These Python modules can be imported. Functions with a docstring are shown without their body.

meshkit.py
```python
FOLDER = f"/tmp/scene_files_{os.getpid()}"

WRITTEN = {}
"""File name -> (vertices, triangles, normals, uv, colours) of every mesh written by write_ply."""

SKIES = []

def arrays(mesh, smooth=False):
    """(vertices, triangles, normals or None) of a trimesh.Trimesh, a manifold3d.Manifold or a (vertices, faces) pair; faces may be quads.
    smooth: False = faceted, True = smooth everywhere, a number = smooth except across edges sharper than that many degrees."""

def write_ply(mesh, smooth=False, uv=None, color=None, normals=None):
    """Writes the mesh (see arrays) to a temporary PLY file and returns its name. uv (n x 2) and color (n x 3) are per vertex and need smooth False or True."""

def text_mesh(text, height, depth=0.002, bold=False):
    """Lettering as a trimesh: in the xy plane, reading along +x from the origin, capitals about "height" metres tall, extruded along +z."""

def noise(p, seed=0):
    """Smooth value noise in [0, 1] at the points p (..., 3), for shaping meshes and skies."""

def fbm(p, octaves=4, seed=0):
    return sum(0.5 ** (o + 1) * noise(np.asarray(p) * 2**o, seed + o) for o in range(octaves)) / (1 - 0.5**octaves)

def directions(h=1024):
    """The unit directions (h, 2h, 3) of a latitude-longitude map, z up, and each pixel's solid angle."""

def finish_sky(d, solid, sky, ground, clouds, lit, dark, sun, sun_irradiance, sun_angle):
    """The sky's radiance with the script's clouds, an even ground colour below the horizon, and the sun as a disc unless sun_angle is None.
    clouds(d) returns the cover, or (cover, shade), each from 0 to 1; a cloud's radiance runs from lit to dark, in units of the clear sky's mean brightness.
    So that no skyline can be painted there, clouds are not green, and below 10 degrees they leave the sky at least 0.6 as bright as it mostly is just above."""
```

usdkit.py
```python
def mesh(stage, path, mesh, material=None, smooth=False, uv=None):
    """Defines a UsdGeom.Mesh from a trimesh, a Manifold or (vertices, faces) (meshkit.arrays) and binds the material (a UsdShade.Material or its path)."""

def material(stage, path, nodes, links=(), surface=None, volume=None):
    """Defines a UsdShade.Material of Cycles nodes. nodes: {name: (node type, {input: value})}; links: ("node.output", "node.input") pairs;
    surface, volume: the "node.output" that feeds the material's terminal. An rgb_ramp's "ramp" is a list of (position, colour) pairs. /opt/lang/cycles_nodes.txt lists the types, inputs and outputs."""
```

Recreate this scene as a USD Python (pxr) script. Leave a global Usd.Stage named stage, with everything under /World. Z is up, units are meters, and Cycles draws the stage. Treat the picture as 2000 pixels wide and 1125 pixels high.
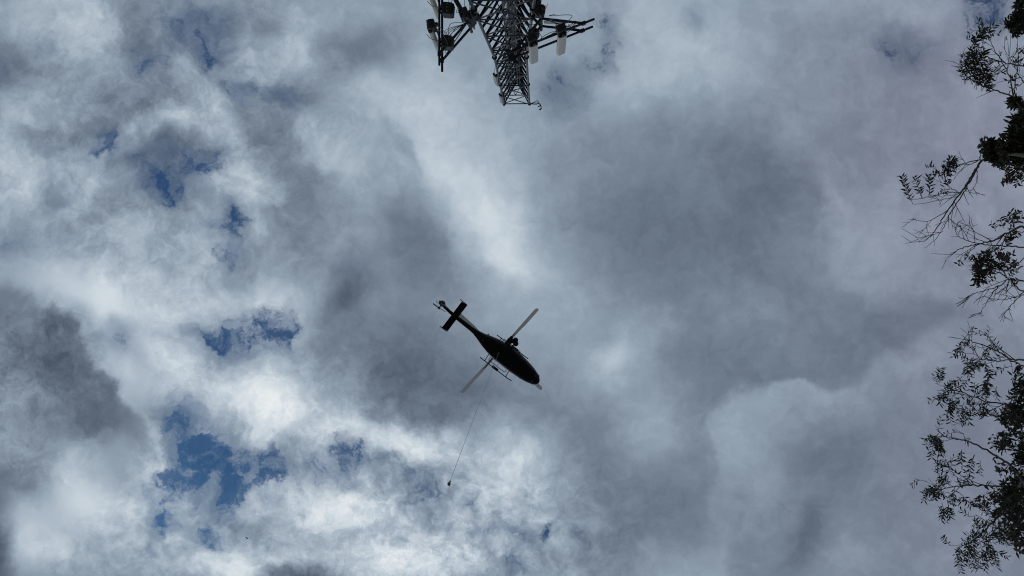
import math, random, numpy as np, trimesh, usdkit
from pxr import Usd, UsdGeom, UsdLux, UsdShade, Gf, Sdf, Vt

stage = Usd.Stage.CreateInMemory()
UsdGeom.SetStageUpAxis(stage, 'Z')
UsdGeom.SetStageMetersPerUnit(stage, 1.0)
UsdGeom.Xform.Define(stage, '/World')
UsdGeom.Scope.Define(stage, '/World/Looks')

# ------------------------------------------------------------------ camera
# A phone lying almost flat, looking straight up.  World: x to the right of the
# photograph, y towards its lower edge, z up.  F: focal length in photo pixels.
F, CU, CV = 1538.0, 1000.0, 562.5
EYE = np.array([0.0, 0.0, 1.6])
TILT = math.atan2(57.0, F)                     # the zenith lies a little right of the middle
ct, st = math.cos(TILT), math.sin(TILT)


def ray(u, v):
    """World direction (z = 1) seen at the photograph's pixel (u, v)."""
    x, y, z = (u - CU) / F, (v - CV) / F, 1.0
    x, z = ct * x - st * z, st * x + ct * z
    return np.array([x / z, y / z, 1.0])


def W(u, v, z):
    """The world point at height z (metres above the ground) in line with (u, v)."""
    return EYE + ray(u, v) * (z - EYE[2])


cam = UsdGeom.Camera.Define(stage, '/World/camera')
cam.CreateProjectionAttr('perspective')
cam.CreateHorizontalApertureAttr(36.0)
cam.CreateVerticalApertureAttr(20.25)
cam.CreateFocalLengthAttr(36.0 * F / 2000.0)
cam.CreateFStopAttr(0.0)
cam.CreateClippingRangeAttr((0.05, 20000.0))
cam.CreateExposureAttr(0.0)
right, up, back = np.array([ct, 0, st]), np.array([0, -1.0, 0]), np.array([st, 0, -ct])
m4 = Gf.Matrix4d(*right, 0, *up, 0, *back, 0, *EYE, 1)
cam.AddTransformOp().Set(m4)

# ------------------------------------------------------------------ sun and sky
SUN_DIR = np.array([-0.62, 0.48, 0.80])
SUN_DIR /= np.linalg.norm(SUN_DIR)
sun = UsdLux.DistantLight.Define(stage, '/World/sun')
sun.CreateIntensityAttr(0.14)
sun.CreateAngleAttr(14.0)
sun.CreateNormalizeAttr(True)
sun.CreateColorAttr(Gf.Vec3f(1.0, 0.96, 0.9))
zz = SUN_DIR
xx = np.cross([0, 0, 1.0], zz); xx /= np.linalg.norm(xx)
yy = np.cross(zz, xx)
sun.AddTransformOp().Set(Gf.Matrix4d(*xx, 0, *yy, 0, *zz, 0, 0, 0, 0, 1))

SKY_STRENGTH = 0.1


class Graph:
    def __init__(self):
        self.nodes, self.links, self.k = {}, [], 0

    def add(self, kind, out, **inputs):
        self.k += 1
        name = f'n{self.k:04d}'
        vals = {}
        for key, val in inputs.items():
            if isinstance(val, tuple) and len(val) == 1:          # ('node.output',) is a link
                self.links.append((val[0], f'{name}.{key}'))
            else:
                vals[key] = val
        self.nodes[name] = (kind, vals)
        return (f'{name}.{out}',)

    def math(self, op, a, b=0.0, c=0.0, clamp=False):
        return self.add('math', 'value', math_type=op, value1=a, value2=b, value3=c, use_clamp=clamp)

    def vmath(self, op, a, b=(0.0, 0.0, 0.0), **k):
        return self.add('vector_math', k.pop('out', 'vector'), math_type=op, vector1=a, vector2=b, **k)

    def noise(self, vec, scale, detail, rough=0.55, out='fac', **k):
        return self.add('noise_texture', out, dimensions='3D', type='fBM', use_normalize=True, vector=vec, scale=scale, detail=detail, roughness=rough, **k)

    def mix(self, fac, a, b, kind='mix'):
        return self.add('mix', 'color', mix_type=kind, fac=fac, color1=a, color2=b)

    def smooth(self, val, lo, hi, to0=0.0, to1=1.0):
        return self.add('map_range', 'result', range_type='smoothstep', value=val, from_min=lo, from_max=hi, to_min=to0, to_max=to1, clamp=True)


def make_sky():
    g = Graph()
    d = g.add('geometry', 'position')
    sx = g.add('separate_xyz', 'x', vector=d)
    nm = sx[0].split('.')[0]
    dx, dy, dz = (f'{nm}.x',), (f'{nm}.y',), (f'{nm}.z',)
    dz = g.math('maximum', dz, 0.07)
    P = g.add('combine_xyz', 'vector', x=g.math('divide', dx, dz), y=g.math('divide', dy, dz), z=0.0)   # the cloud deck as a plane overhead

    def centred(n, amount):          # noise colour -> a displacement
        return g.vmath('multiply', g.vmath('subtract', n, (0.5, 0.5, 0.5)), (amount, amount, 0.0))
    big = g.noise(P, 5.0, 3, 0.5, 'color')
    mid = g.noise(g.vmath('add', P, (7.3, 1.9, 0.4)), 16.0, 6, 0.6, 'color')
    Q = g.vmath('add', g.vmath('add', P, centred(big, 0.06)), centred(mid, 0.055))       # for soft grey clouds
    mid2 = g.noise(g.vmath('add', P, (3.1, 8.9, 2.4)), 19.0, 8, 0.6, 'color')
    QH = g.vmath('add', g.vmath('add', P, centred(big, 0.04)), centred(mid2, 0.075))      # ragged, for gaps and rims

    def field(blobs, base, vec):
        acc = base
        for (u, v, ru, rv, ang, amp, hard) in blobs:
            c = ray(u, v)
            m = g.add('mapping', 'vector', mapping_type='texture', vector=vec, location=(c[0], c[1], 0.0), rotation=(0.0, 0.0, math.radians(ang)), scale=(ru / F, rv / F, 1.0))
            s = g.add('gradient_texture', 'fac', gradient_type='spherical', vector=m)
            acc = g.math('add', acc, g.smooth(s, 0.0, hard, 0.0, amp))
        return acc
    grey = field(GREY, BASE, Q)
    hole = field(HOLES, 0.0, QH)
    fine_amp = field(TEXTURED, 0.021, P)
    tint = field(TINT, 0.0, P)
    QE = g.vmath('add', g.vmath('add', P, centred(big, 0.05)), centred(mid, 0.06))

    def union(blobs):                # depth inside a cloud made of overlapping bulges
        acc = None
        for (u, v, ru, rv, ang) in blobs:
            c = ray(u, v)
            m = g.add('mapping', 'vector', mapping_type='texture', vector=QE, location=(c[0], c[1], 0.0), rotation=(0.0, 0.0, math.radians(ang)), scale=(ru / F, rv / F, 1.0))
            s = g.add('gradient_texture', 'fac', gradient_type='spherical', vector=m)
            acc = s if acc is None else g.math('maximum', acc, s)
        return acc
    for bulges, inside, base, edge, rim, rim_blobs in CUMULUS:
        depth = union(bulges)
        mask = g.smooth(depth, 0.0, edge)
        body = field(inside, base, Q)
        lip = g.math('multiply', g.smooth(depth, 0.0, rim, 1.0, 0.0), field(rim_blobs, 0.0, P))
        grey = g.add('mix_float', 'result', fac=mask, a=grey, b=g.math('add', body, lip), use_clamp=True)
    # fine cloud relief
    n1 = g.noise(g.vmath('add', P, centred(mid, 0.10)), 9.0, 8, 0.62)
    n2 = g.noise(g.vmath('add', QH, (1.7, 4.4, 0.9)), 34.0, 6, 0.66)
    n4 = g.noise(g.vmath('add', Q, (6.7, 0.4, 3.9)), 13.0, 6, 0.62)
    crease = g.math('absolute', g.math('multiply_add', n4, 2.0, -1.0))
    rel = g.math('multiply_add', g.math('subtract', n1, 0.5), 1.6, g.math('multiply', g.math('subtract', n2, 0.5), 2.2))
    n6 = g.noise(g.vmath('add', QH, (8.2, 3.3, 5.5)), 75.0, 4, 0.6)
    rel = g.math('multiply_add', g.math('subtract', n6, 0.5), 1.5, rel)
    rel = g.math('add', rel, g.math('multiply_add', g.smooth(crease, 0.0, 0.25), 0.5, -0.32))
    grey = g.math('multiply_add', rel, g.math('multiply', fine_amp, 2.0), grey)
    n3 = g.noise(g.vmath('add', P, (5.0, 2.0, 7.0)), 3.0, 4, 0.55)
    # away from overhead the same broken deck goes on
    rr = g.vmath('length', P, out='value')
    far = g.smooth(rr, 0.7, 1.3)
    grey = g.math('multiply_add', g.math('multiply', g.math('subtract', n3, 0.5), far), 0.9, grey)
    cloud = g.add('rgb_ramp', 'color', fac=grey, ramp=[(k, tuple(lin(c) / SKY_STRENGTH / 12 for c in col)) for k, col in CLOUD_RAMP])
    cloud = g.mix(1.0, cloud, (12.0, 12.0, 12.0), 'multiply')
    cloud = g.mix(tint, cloud, g.mix(1.0, cloud, (1.11, 0.985, 1.02), 'multiply'))
    # gaps of clear sky
    nh = g.noise(g.vmath('add', QH, (9.7, 2.2, 5.1)), 15.0, 8, 0.68)
    nf = g.noise(g.vmath('add', QH, (2.7, 7.2, 1.1)), 42.0, 5, 0.65)
    nn = g.math('multiply_add', g.math('subtract', nf, 0.5), 1.6, g.math('multiply', g.math('subtract', nh, 0.5), 3.4))
    gap = g.smooth(g.math('add', g.math('multiply', hole, 0.85), nn), 0.15, 1.15)
    hh = g.math('multiply', gap, g.smooth(hole, 0.05, 0.6))
    veil = g.math('multiply', g.smooth(hole, 0.0, 1.0, 0.0, 0.68), g.smooth(nn, -0.7, 0.4, 0.55, 1.0))
    nw = g.noise(g.vmath('add', g.vmath('add', P, centred(mid2, 0.12)), (3.3, 0.7, 6.1)), 22.0, 7, 0.68)
    hh = g.math('multiply', hh, g.smooth(nw, 0.46, 0.66, 1.0, 0.35))                 # wisps drifting across the gaps
    hh = g.math('maximum', hh, veil)                  # thin cloud round and across the gaps
    sky = g.add('sky_texture', 'color', sky_type='single_scattering', sun_disc=False, sun_elevation=float(math.asin(SUN_DIR[2])), sun_rotation=float(math.atan2(SUN_DIR[0], SUN_DIR[1])), altitude=300.0, air_density=1.0, aerosol_density=0.6, ozone_density=1.5)
    out = g.mix(g.math('multiply', hh, 0.93), cloud, g.mix(1.0, sky, SKY_GAIN, 'multiply'))
    bg = g.add('background_shader', 'background', color=out, strength=SKY_STRENGTH)
    return usdkit.material(stage, '/World/Looks/cloudy_sky', g.nodes, g.links, surface=bg[0])


def lin(c):
    c = c / 255.0
    return c / 12.92 if c <= 0.04045 else ((c + 0.055) / 1.055) ** 2.4


SKY_GAIN = (0.085, 0.27, 0.45)
CLOUD_RAMP = [(0.0, (40, 47, 59)), (0.3, (71, 82, 98)), (0.4, (94, 106.5, 121.5)), (0.5, (118, 131.3, 147)), (0.6, (143, 158, 173)), (0.7, (171, 185, 198)), (0.8, (200, 211, 219)), (0.9, (223, 229, 233)), (1.0, (240, 242, 243))]
BASE = 0.60
# soft masses of thicker (darker) and thinner (brighter) cloud: u, v, ru, rv, angle, amount, hardness
GREY = [
    # upper left
    (230, 250, 620, 520, 0, -.075, 1), (300, 300, 260, 180, 0, -.03, 1),
    (95, 30, 170, 120, 0, .13, 1), (175, 85, 110, 130, 10, .13, 1), (5, 150, 100, 110, 0, -.12, 1), (20, 215, 90, 60, 0, .12, 1),
    (110, 215, 130, 90, 0, .09, 1), (20, 310, 110, 100, 0, .17, 1), (15, 385, 90, 80, 0, .12, 1), (105, 345, 150, 70, 0, .10, 1),
    (195, 372, 110, 60, -20, .12, 1), (140, 480, 330, 130, 0, .06, 1), (320, 470, 200, 120, 0, .06, 1), (410, 470, 70, 110, 10, .08, 1),
    (260, 20, 110, 60, 0, -.06, 1), (245, 272, 130, 45, -25, .12, .8), (345, 236, 90, 45, 20, .15, .8), (420, 230, 180, 60, 55, .13, .8),
    (455, 350, 120, 60, 20, .17, .8), (300, 310, 220, 120, 0, -.04, 1), (290, 110, 140, 110, 0, -.03, 1), (400, 120, 140, 160, 0, -.03, 1),
    (480, 80, 60, 90, 0, .08, 1), (60, 250, 60, 90, 0, -.07, 1),
    # upper middle
    (570, 90, 130, 130, 0, .10, 1), (575, 185, 90, 80, 0, -.10, .9), (515, 40, 90, 100, 0, -.08, 1), (530, 250, 70, 40, 0, -.08, 1),
    (640, 290, 190, 80, 38, .12, 1), (672, 105, 110, 80, -20, -.11, 1), (740, 88, 110, 70, 0, -.11, 1), (795, 205, 200, 150, 30, .12, 1), (770, 130, 100, 60, 20, -.05, 1),
    (590, 400, 190, 260, 0, -.08, 1), (505, 415, 80, 120, 0, .10, 1), (685, 530, 110, 80, -20, -.07, 1), (700, 420, 90, 200, -30, .06, 1),
    (820, 470, 220, 130, 35, -.17, 1), (945, 415, 280, 200, 45, .11, 1), (965, 445, 190, 140, 45, .10, 1), (1020, 520, 120, 70, 30, .09, 1),
    (860, 330, 110, 70, 30, .07, 1), (790, 302, 80, 20, 50, -.09, 1), (950, 260, 170, 150, 0, .04, 1),
    # upper right
    (1090, 180, 100, 80, 0, -.07, 1), (1250, 25, 170, 90, 0, .07, 1), (1260, 140, 230, 110, -15, .08, 1), (1400, 95, 170, 130, 0, .03, 1),
    (1300, 420, 400, 340, 0, -.13, 1), (1310, 465, 260, 160, 0, -.05, 1), (1480, 470, 160, 220, 0, -.02, 1), (1340, 40, 40, 40, 0, -.09, 1),
    (1420, 300, 230, 90, 25, -.05, 1), (1530, 400, 160, 260, -20, -.08, 1), (1570, 60, 210, 120, 0, -.03, 1), (1800, 40, 170, 110, 0, .03, 1),
    (1700, 260, 330, 330, 0, -.055, 1), (1850, 430, 330, 330, 0, -.075, 1), (1560, 560, 220, 110, 20, -.07, 1), (1790, 535, 130, 80, 40, -.07, 1),
    # lower left
    (290, 575, 180, 90, 0, .15, 1), (150, 560, 170, 80, 20, .16, 1), (205, 615, 80, 70, 30, .10, 1), (240, 740, 90, 60, 40, .12, 1), (300, 640, 120, 90, 0, .10, 1), (450, 590, 160, 80, 0, .13, 1), (340, 710, 130, 90, 0, .14, 1), (440, 755, 190, 80, 0, .15, 1),
    (490, 810, 170, 90, 0, .13, 1), (400, 800, 80, 60, 0, .10, 1), (350, 1010, 150, 110, 0, .10, 1), (460, 1100, 130, 60, 0, .22, .8),
    (480, 985, 60, 40, 30, .12, .8), (320, 930, 90, 110, 0, .10, 1),
    # lower middle
    (560, 610, 130, 110, 0, .13, 1), (670, 590, 110, 60, -30, -.14, 1), (760, 690, 270, 240, 20, -.17, 1), (900, 750, 240, 150, 10, -.10, 1), (980, 800, 170, 120, 0, -.06, 1),
    (620, 780, 190, 110, 0, .13, 1), (530, 770, 100, 170, 0, .14, 1), (720, 850, 210, 70, 10, .20, 1), (820, 862, 130, 60, 0, .16, 1),
    (590, 985, 200, 90, 10, .16, 1), (700, 965, 150, 80, -15, .17, 1), (760, 1030, 170, 100, 0, .12, 1), (680, 1090, 220, 90, 0, .16, 1), (820, 1100, 170, 70, 0, .18, 1),
    (925, 1060, 160, 110, 0, .10, 1), (950, 910, 190, 140, 0, .10, 1), (1020, 900, 150, 130, 0, .12, 1), (1060, 1000, 170, 160, 0, .06, 1),
    (585, 1130, 130, 45, 0, -.22, 1), (545, 1110, 40, 25, 0, -.1, 1), (620, 1105, 30, 22, 0, -.1, 1), (620, 925, 150, 60, 0, .06, 1), (830, 960, 130, 80, 0, -.05, 1),
    # lower right
    (1230, 680, 170, 90, -40, .10, 1), (1195, 715, 60, 70, 0, .06, 1), (1100, 600, 190, 110, 0, .04, 1), (1130, 790, 150, 110, 30, -.07, 1), (1270, 835, 110, 130, 20, .08, 1),
    (1190, 930, 280, 170, 20, -.12, 1), (1370, 730, 300, 220, 40, -.11, 1), (1340, 1010, 160, 150, 60, -.10, 1), (1200, 1080, 150, 110, 0, -.10, 1),
    (1330, 880, 110, 120, 0, -.03, 1), (1650, 680, 330, 160, -10, -.14, 1), (1570, 1060, 170, 80, -60, -.10, 1), (1620, 900, 300, 200, 0, -.07, 1), (1850, 850, 350, 420, 0, -.07, 1),
    (1640, 1110, 120, 90, -40, .03, 1), (1880, 640, 160, 80, -20, -.04, 1),
]
# cumulus with a firm outline: bulges (u, v, ru, rv, angle), its own masses, mean, softness of the outline, width and places of the bright lip
CUMULUS = [
    # dark one at the left edge, bright along its right and lower side
    ([(20, 760, 170, 245, -22), (90, 720, 105, 150, -20), (150, 810, 140, 100, 38), (200, 900, 140, 130, 0), (150, 1020, 190, 190, 0), (-20, 1000, 200, 250, 0)],
     [(20, 610, 260, 150, 10, -.10, .6), (140, 680, 150, 130, 50, -.06, .8), (160, 750, 190, 120, 45, -.07, .9), (200, 790, 150, 80, 40, -.07, 1), (30, 720, 140, 70, 0, -.05, 1), (40, 850, 180, 110, 0, .02, 1), (110, 805, 170, 100, 0, -.07, 1), (200, 850, 170, 90, 20, -.06, 1),
      (245, 960, 170, 140, 0, .18, 1), (160, 970, 130, 90, 20, .14, 1), (318, 895, 60, 110, 0, .12, 1), (200, 900, 110, 80, 0, .05, 1), (25, 950, 110, 80, 0, -.13, 1), (70, 1050, 140, 110, 0, .17, 1), (200, 1080, 190, 110, 0, .11, 1), (-10, 1080, 60, 150, 0, -.24, 1), (215, 925, 80, 70, 0, -.10, 1)],
     .555, .20, .34, [(240, 700, 240, 260, -30, .10, 1), (320, 880, 110, 140, 0, .20, 1), (90, 560, 140, 60, 25, .06, 1)]),
    # pale towering one at the lower right
    ([(1500, 850, 120, 120, 0), (1470, 960, 95, 150, 0), (1545, 800, 70, 72, 0), (1620, 850, 110, 105, 0), (1690, 860, 120, 120, 0), (1770, 830, 150, 150, -20), (1900, 800, 200, 190, -20), (1700, 1000, 320, 260, 0), (1560, 1050, 160, 250, 0), (2000, 1000, 300, 400, 0)],
     [(1530, 820, 190, 150, 0, .06, 1), (1600, 880, 170, 110, 0, -.08, 1), (1650, 960, 200, 150, -20, -.03, 1), (1575, 1065, 150, 70, -60, -.10, 1), (1470, 900, 90, 180, 0, .05, 1), (1850, 870, 260, 260, 0, -.02, 1), (1650, 1090, 120, 90, -40, .03, 1)],
     .51, .25, 1.0, [(1540, 760, 260, 140, -10, .06, 1), (1400, 900, 110, 220, 0, .06, 1), (1780, 720, 230, 120, -25, .03, 1)]),
    # faint step at the upper right
    ([(1760, 380, 170, 240, 0), (1690, 500, 70, 80, 0), (1670, 320, 90, 140, 0), (1860, 470, 220, 160, 0), (1800, 150, 330, 190, 0)],
     [(1700, 440, 130, 170, 10, .05, 1), (1720, 280, 220, 200, 0, -.04, 1), (1790, 120, 140, 70, 0, -.04, 1), (1820, 30, 160, 70, 0, .06, 1)],
     .535, .35, .6, [(1640, 440, 100, 210, 0, .06, 1)]),
]
HOLES = [
    (480, 650, 150, 72, -15, 1.15, .8), (405, 655, 80, 32, 8, .8, .8), (405, 722, 60, 50, -30, .55, 1), (520, 660, 60, 60, 0, .6, 1),
    (435, 908, 165, 112, 25, 1.15, .9), (370, 868, 90, 140, 10, .85, .8), (465, 965, 90, 60, 60, .6, 1), (308, 965, 60, 85, -10, .8, .8), (335, 1020, 60, 40, -30, .7, .9), (400, 1010, 130, 90, 0, .45, 1), (440, 1060, 110, 60, 0, .4, 1),
    (300, 1075, 25, 25, 0, .6, 1),
    (232, 662, 55, 85, -15, .5, 1), (270, 720, 70, 60, 0, .35, 1), (330, 800, 60, 90, 0, .35, 1),
    (415, 80, 100, 150, -25, .72, 1), (355, 50, 110, 80, 0, .55, 1), (285, 125, 100, 80, 0, .52, 1), (475, 178, 50, 45, 0, .75, 1), (450, 25, 70, 40, 0, .45, 1),
    (295, 310, 200, 110, 0, .58, 1), (405, 315, 85, 65, 10, .72, 1), (345, 368, 130, 50, 8, .62, 1), (320, 390, 60, 50, 0, .5, 1), (450, 422, 65, 90, 0, .78, 1), (443, 498, 55, 65, 0, .66, 1), (195, 277, 50, 40, 0, .45, 1),
    (115, 345, 70, 110, 0, .45, 1), (15, 480, 80, 60, 0, .42, 1), (12, 350, 60, 40, 0, .4, 1), (10, 150, 70, 80, 0, .45, 1), (200, 200, 110, 70, 0, .3, 1), (60, 470, 160, 60, 0, .25, 1), (90, 95, 60, 35, -30, .35, 1),
    (575, 185, 80, 75, 0, .6, 1), (690, 530, 60, 50, 0, .3, 1), (530, 180, 60, 60, 0, .4, 1),
    (1080, 192, 95, 85, 0, .62, 1), (1190, 60, 60, 130, 15, .42, 1), (1155, 140, 70, 120, 20, .34, 1), (1165, 10, 80, 80, 0, .3, 1), (1120, 110, 130, 140, 0, .18, 1),
    (1765, 88, 110, 80, 25, .66, 1), (1930, 15, 140, 105, 0, .66, 1), (1340, 35, 35, 35, 0, .35, 1),
    (690, 880, 60, 35, 10, .75, 1), (665, 908, 120, 55, -5, .55, 1), (785, 890, 100, 55, 15, .42, 1), (540, 900, 55, 60, 0, .6, 1), (610, 935, 150, 80, 0, .38, 1), (825, 955, 130, 80, 15, .4, 1), (920, 1000, 32, 80, 15, .7, 1),
    (835, 1030, 90, 100, 0, .42, 1), (950, 1050, 60, 60, 30, .5, 1), (1075, 1040, 48, 35, -20, .8, 1), (1010, 1110, 60, 50, 20, .7, 1), (1030, 1045, 60, 50, 0, .5, 1), (705, 850, 40, 45, 0, .4, 1), (1140, 1050, 30, 60, 0, .4, 1), (1010, 965, 40, 40, 0, .45, 1),
]
TEXTURED = [(300, 280, 560, 560, 0, .038, .8), (500, 960, 700, 430, 0, .050, .8), (930, 1060, 440, 290, 0, .058, .9), (90, 780, 270, 330, 0, -.09, .6)]
TINT = [(1900, 300, 560, 620, 0, 1.0, 1), (1950, 950, 480, 480, 0, .8, 1)]

dome = UsdLux.DomeLight.Define(stage, '/World/sky')
dome.GetPrim().SetCustomDataByKey('kind', 'structure')
UsdShade.MaterialBindingAPI.Apply(dome.GetPrim()).Bind(make_sky())

# ------------------------------------------------------------------ materials
def simple(name, color, rough=0.55, metallic=0.0, vary=0.25, scale=3.0, bump=0.0, spec=0.5):
    lo, hi = tuple(c * (1 - vary) for c in color), tuple(min(1.0, c * (1 + vary)) for c in color)
    nodes = {'t': ('texture_coordinate', {}), 'n': ('noise_texture', {'scale': scale, 'detail': 6.0, 'roughness': 0.65}),
             'r': ('rgb_ramp', {'ramp': [(0.3, lo), (0.7, hi)]}),
             'p': ('principled_bsdf', {'roughness': rough, 'metallic': metallic, 'specular_ior_level': spec})}
    links = [('t.object', 'n.vector'), ('n.fac', 'r.fac'), ('r.color', 'p.base_color')]
    if bump:
        nodes['b'] = ('bump', {'strength': bump, 'distance': 0.02})
        links += [('n.fac', 'b.height'), ('b.normal', 'p.normal')]
    return usdkit.material(stage, '/World/Looks/' + name, nodes, links, surface='p.BSDF')


def leafy(name, color):
    lo, hi = tuple(c * 0.5 for c in color), tuple(c * 2.2 for c in color)
    nodes = {'g': ('geometry', {}), 'r': ('rgb_ramp', {'ramp': [(0.0, lo), (0.7, color), (1.0, hi)]}),
             'p': ('principled_bsdf', {'roughness': 0.5}), 'l': ('translucent_bsdf', {}), 'm': ('mix_closure', {'fac': 0.42})}
    links = [('g.random_per_island', 'r.fac'), ('r.color', 'p.base_color'), ('r.color', 'l.color'), ('p.BSDF', 'm.closure1'), ('l.BSDF', 'm.closure2')]
    return usdkit.material(stage, '/World/Looks/' + name, nodes, links, surface='m.closure')


M = {
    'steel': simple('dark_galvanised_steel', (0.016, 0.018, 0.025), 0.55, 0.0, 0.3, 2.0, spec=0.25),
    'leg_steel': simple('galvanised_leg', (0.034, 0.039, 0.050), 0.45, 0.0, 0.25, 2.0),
    'cable_grey': simple('grey_cable_sheath', (0.13, 0.14, 0.155), 0.6, 0.0, 0.2, 1.0),
    'cable_black': simple('black_cable_sheath', (0.02, 0.02, 0.022), 0.5),
    'radome': simple('pale_radome', (0.46, 0.44, 0.385), 0.5, 0.0, 0.06, 2.0),
    'radome_grey': simple('grey_radome', (0.22, 0.22, 0.21), 0.5, 0.0, 0.1, 2.0),
    'equipment': simple('dark_equipment', (0.010, 0.010, 0.012), 0.7, 0.0, 0.2, 4.0),
    'fuselage': simple('dark_airframe_paint', (0.004, 0.004, 0.005), 0.35, 0.0, 0.3, 1.5, spec=0.08),
    'skid': simple('black_tube_paint', (0.005, 0.005, 0.006), 0.6, spec=0.2),
    'blade': simple('grey_blade_paint', (0.74, 0.76, 0.80), 0.5, 0.0, 0.06, 1.0),
    'rotor_metal': simple('rotor_metal', (0.014, 0.014, 0.016), 0.5, 0.0),
    'weight': simple('black_weight', (0.02, 0.02, 0.02), 0.6),
    'line': simple('long_line_rope', (0.24, 0.24, 0.25), 0.8),
    'bark': simple('grey_brown_bark', (0.040, 0.036, 0.032), 0.85, 0.0, 0.4, 9.0, 0.5),
    'leaf_dark': leafy('dark_leaf', (0.048, 0.054, 0.032)),
    'leaf_olive': leafy('olive_leaf', (0.058, 0.056, 0.030)),
    'leaf_brown': leafy('brownish_leaf', (0.085, 0.072, 0.045)),
    'ground': simple('pale_gravel_ground', (0.27, 0.265, 0.245), 0.95, 0.0, 0.5, 0.35),
    'concrete': simple('concrete', (0.34, 0.33, 0.31), 0.9, 0.0, 0.2, 4.0, 0.3),
    'bird': simple('dark_plumage', (0.03, 0.028, 0.026), 0.7),
}
_g = {'t': ('texture_coordinate', {}), 'n': ('noise_texture', {'scale': 8.0, 'detail': 3.0}), 'p': ('principled_bsdf', {'base_color': (0.01, 0.012, 0.014), 'roughness': 0.08, 'specular_ior_level': 0.6}),
      'tr': ('transparent_bsdf', {}), 'gl': ('glossy_bsdf', {'roughness': 0.03}), 'f': ('fresnel', {'IOR': 1.5}), 'm': ('mix_closure', {})}
M['pane'] = usdkit.material(stage, '/World/Looks/tinted_window', {**{k: v for k, v in _g.items() if k in ('gl', 'f', 'm')}, 'tr': ('transparent_bsdf', {'color': (0.35, 0.38, 0.4)})},
                            [('f.fac', 'm.fac'), ('tr.BSDF', 'm.closure1'), ('gl.BSDF', 'm.closure2')], surface='m.closure')

# ------------------------------------------------------------------ mesh helpers
V3 = lambda *a: np.array(a, float)
unit = lambda v: np.asarray(v, float) / max(np.linalg.norm(v), 1e-9)


def tube(points, r, sides=7, cap=True):
    """A round bar through the points; r: one radius or one per point."""
    p = np.asarray(points, float)
    rr = np.full(len(p), r) if np.ndim(r) == 0 else np.asarray(r, float)
    t = np.gradient(p, axis=0)
    t /= np.maximum(np.linalg.norm(t, axis=1, keepdims=True), 1e-9)
    n = np.cross(t[0], [0.31, 0.17, 0.93]); n = unit(n)
    ang = np.arange(sides) / sides * 2 * math.pi
    rings = []
    for i in range(len(p)):
        n = unit(n - t[i] * np.dot(n, t[i])); b = np.cross(t[i], n)
        rings.append(p[i] + rr[i] * (np.cos(ang)[:, None] * n + np.sin(ang)[:, None] * b))
    v = np.vstack(rings)
    f = []
    for i in range(len(p) - 1):
        a, c = i * sides, (i + 1) * sides
        for k in range(sides):
            k2 = (k + 1) % sides
            f += [(a + k, a + k2, c + k2), (a + k, c + k2, c + k)]
    if cap:
        v = np.vstack([v, p[0], p[-1]]); m = len(v) - 2; e = (len(p) - 1) * sides
        for k in range(sides):
            k2 = (k + 1) % sides
            f += [(m, k2, k), (m + 1, e + k, e + k2)]
    return trimesh.Trimesh(v, np.array(f), process=False)


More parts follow.
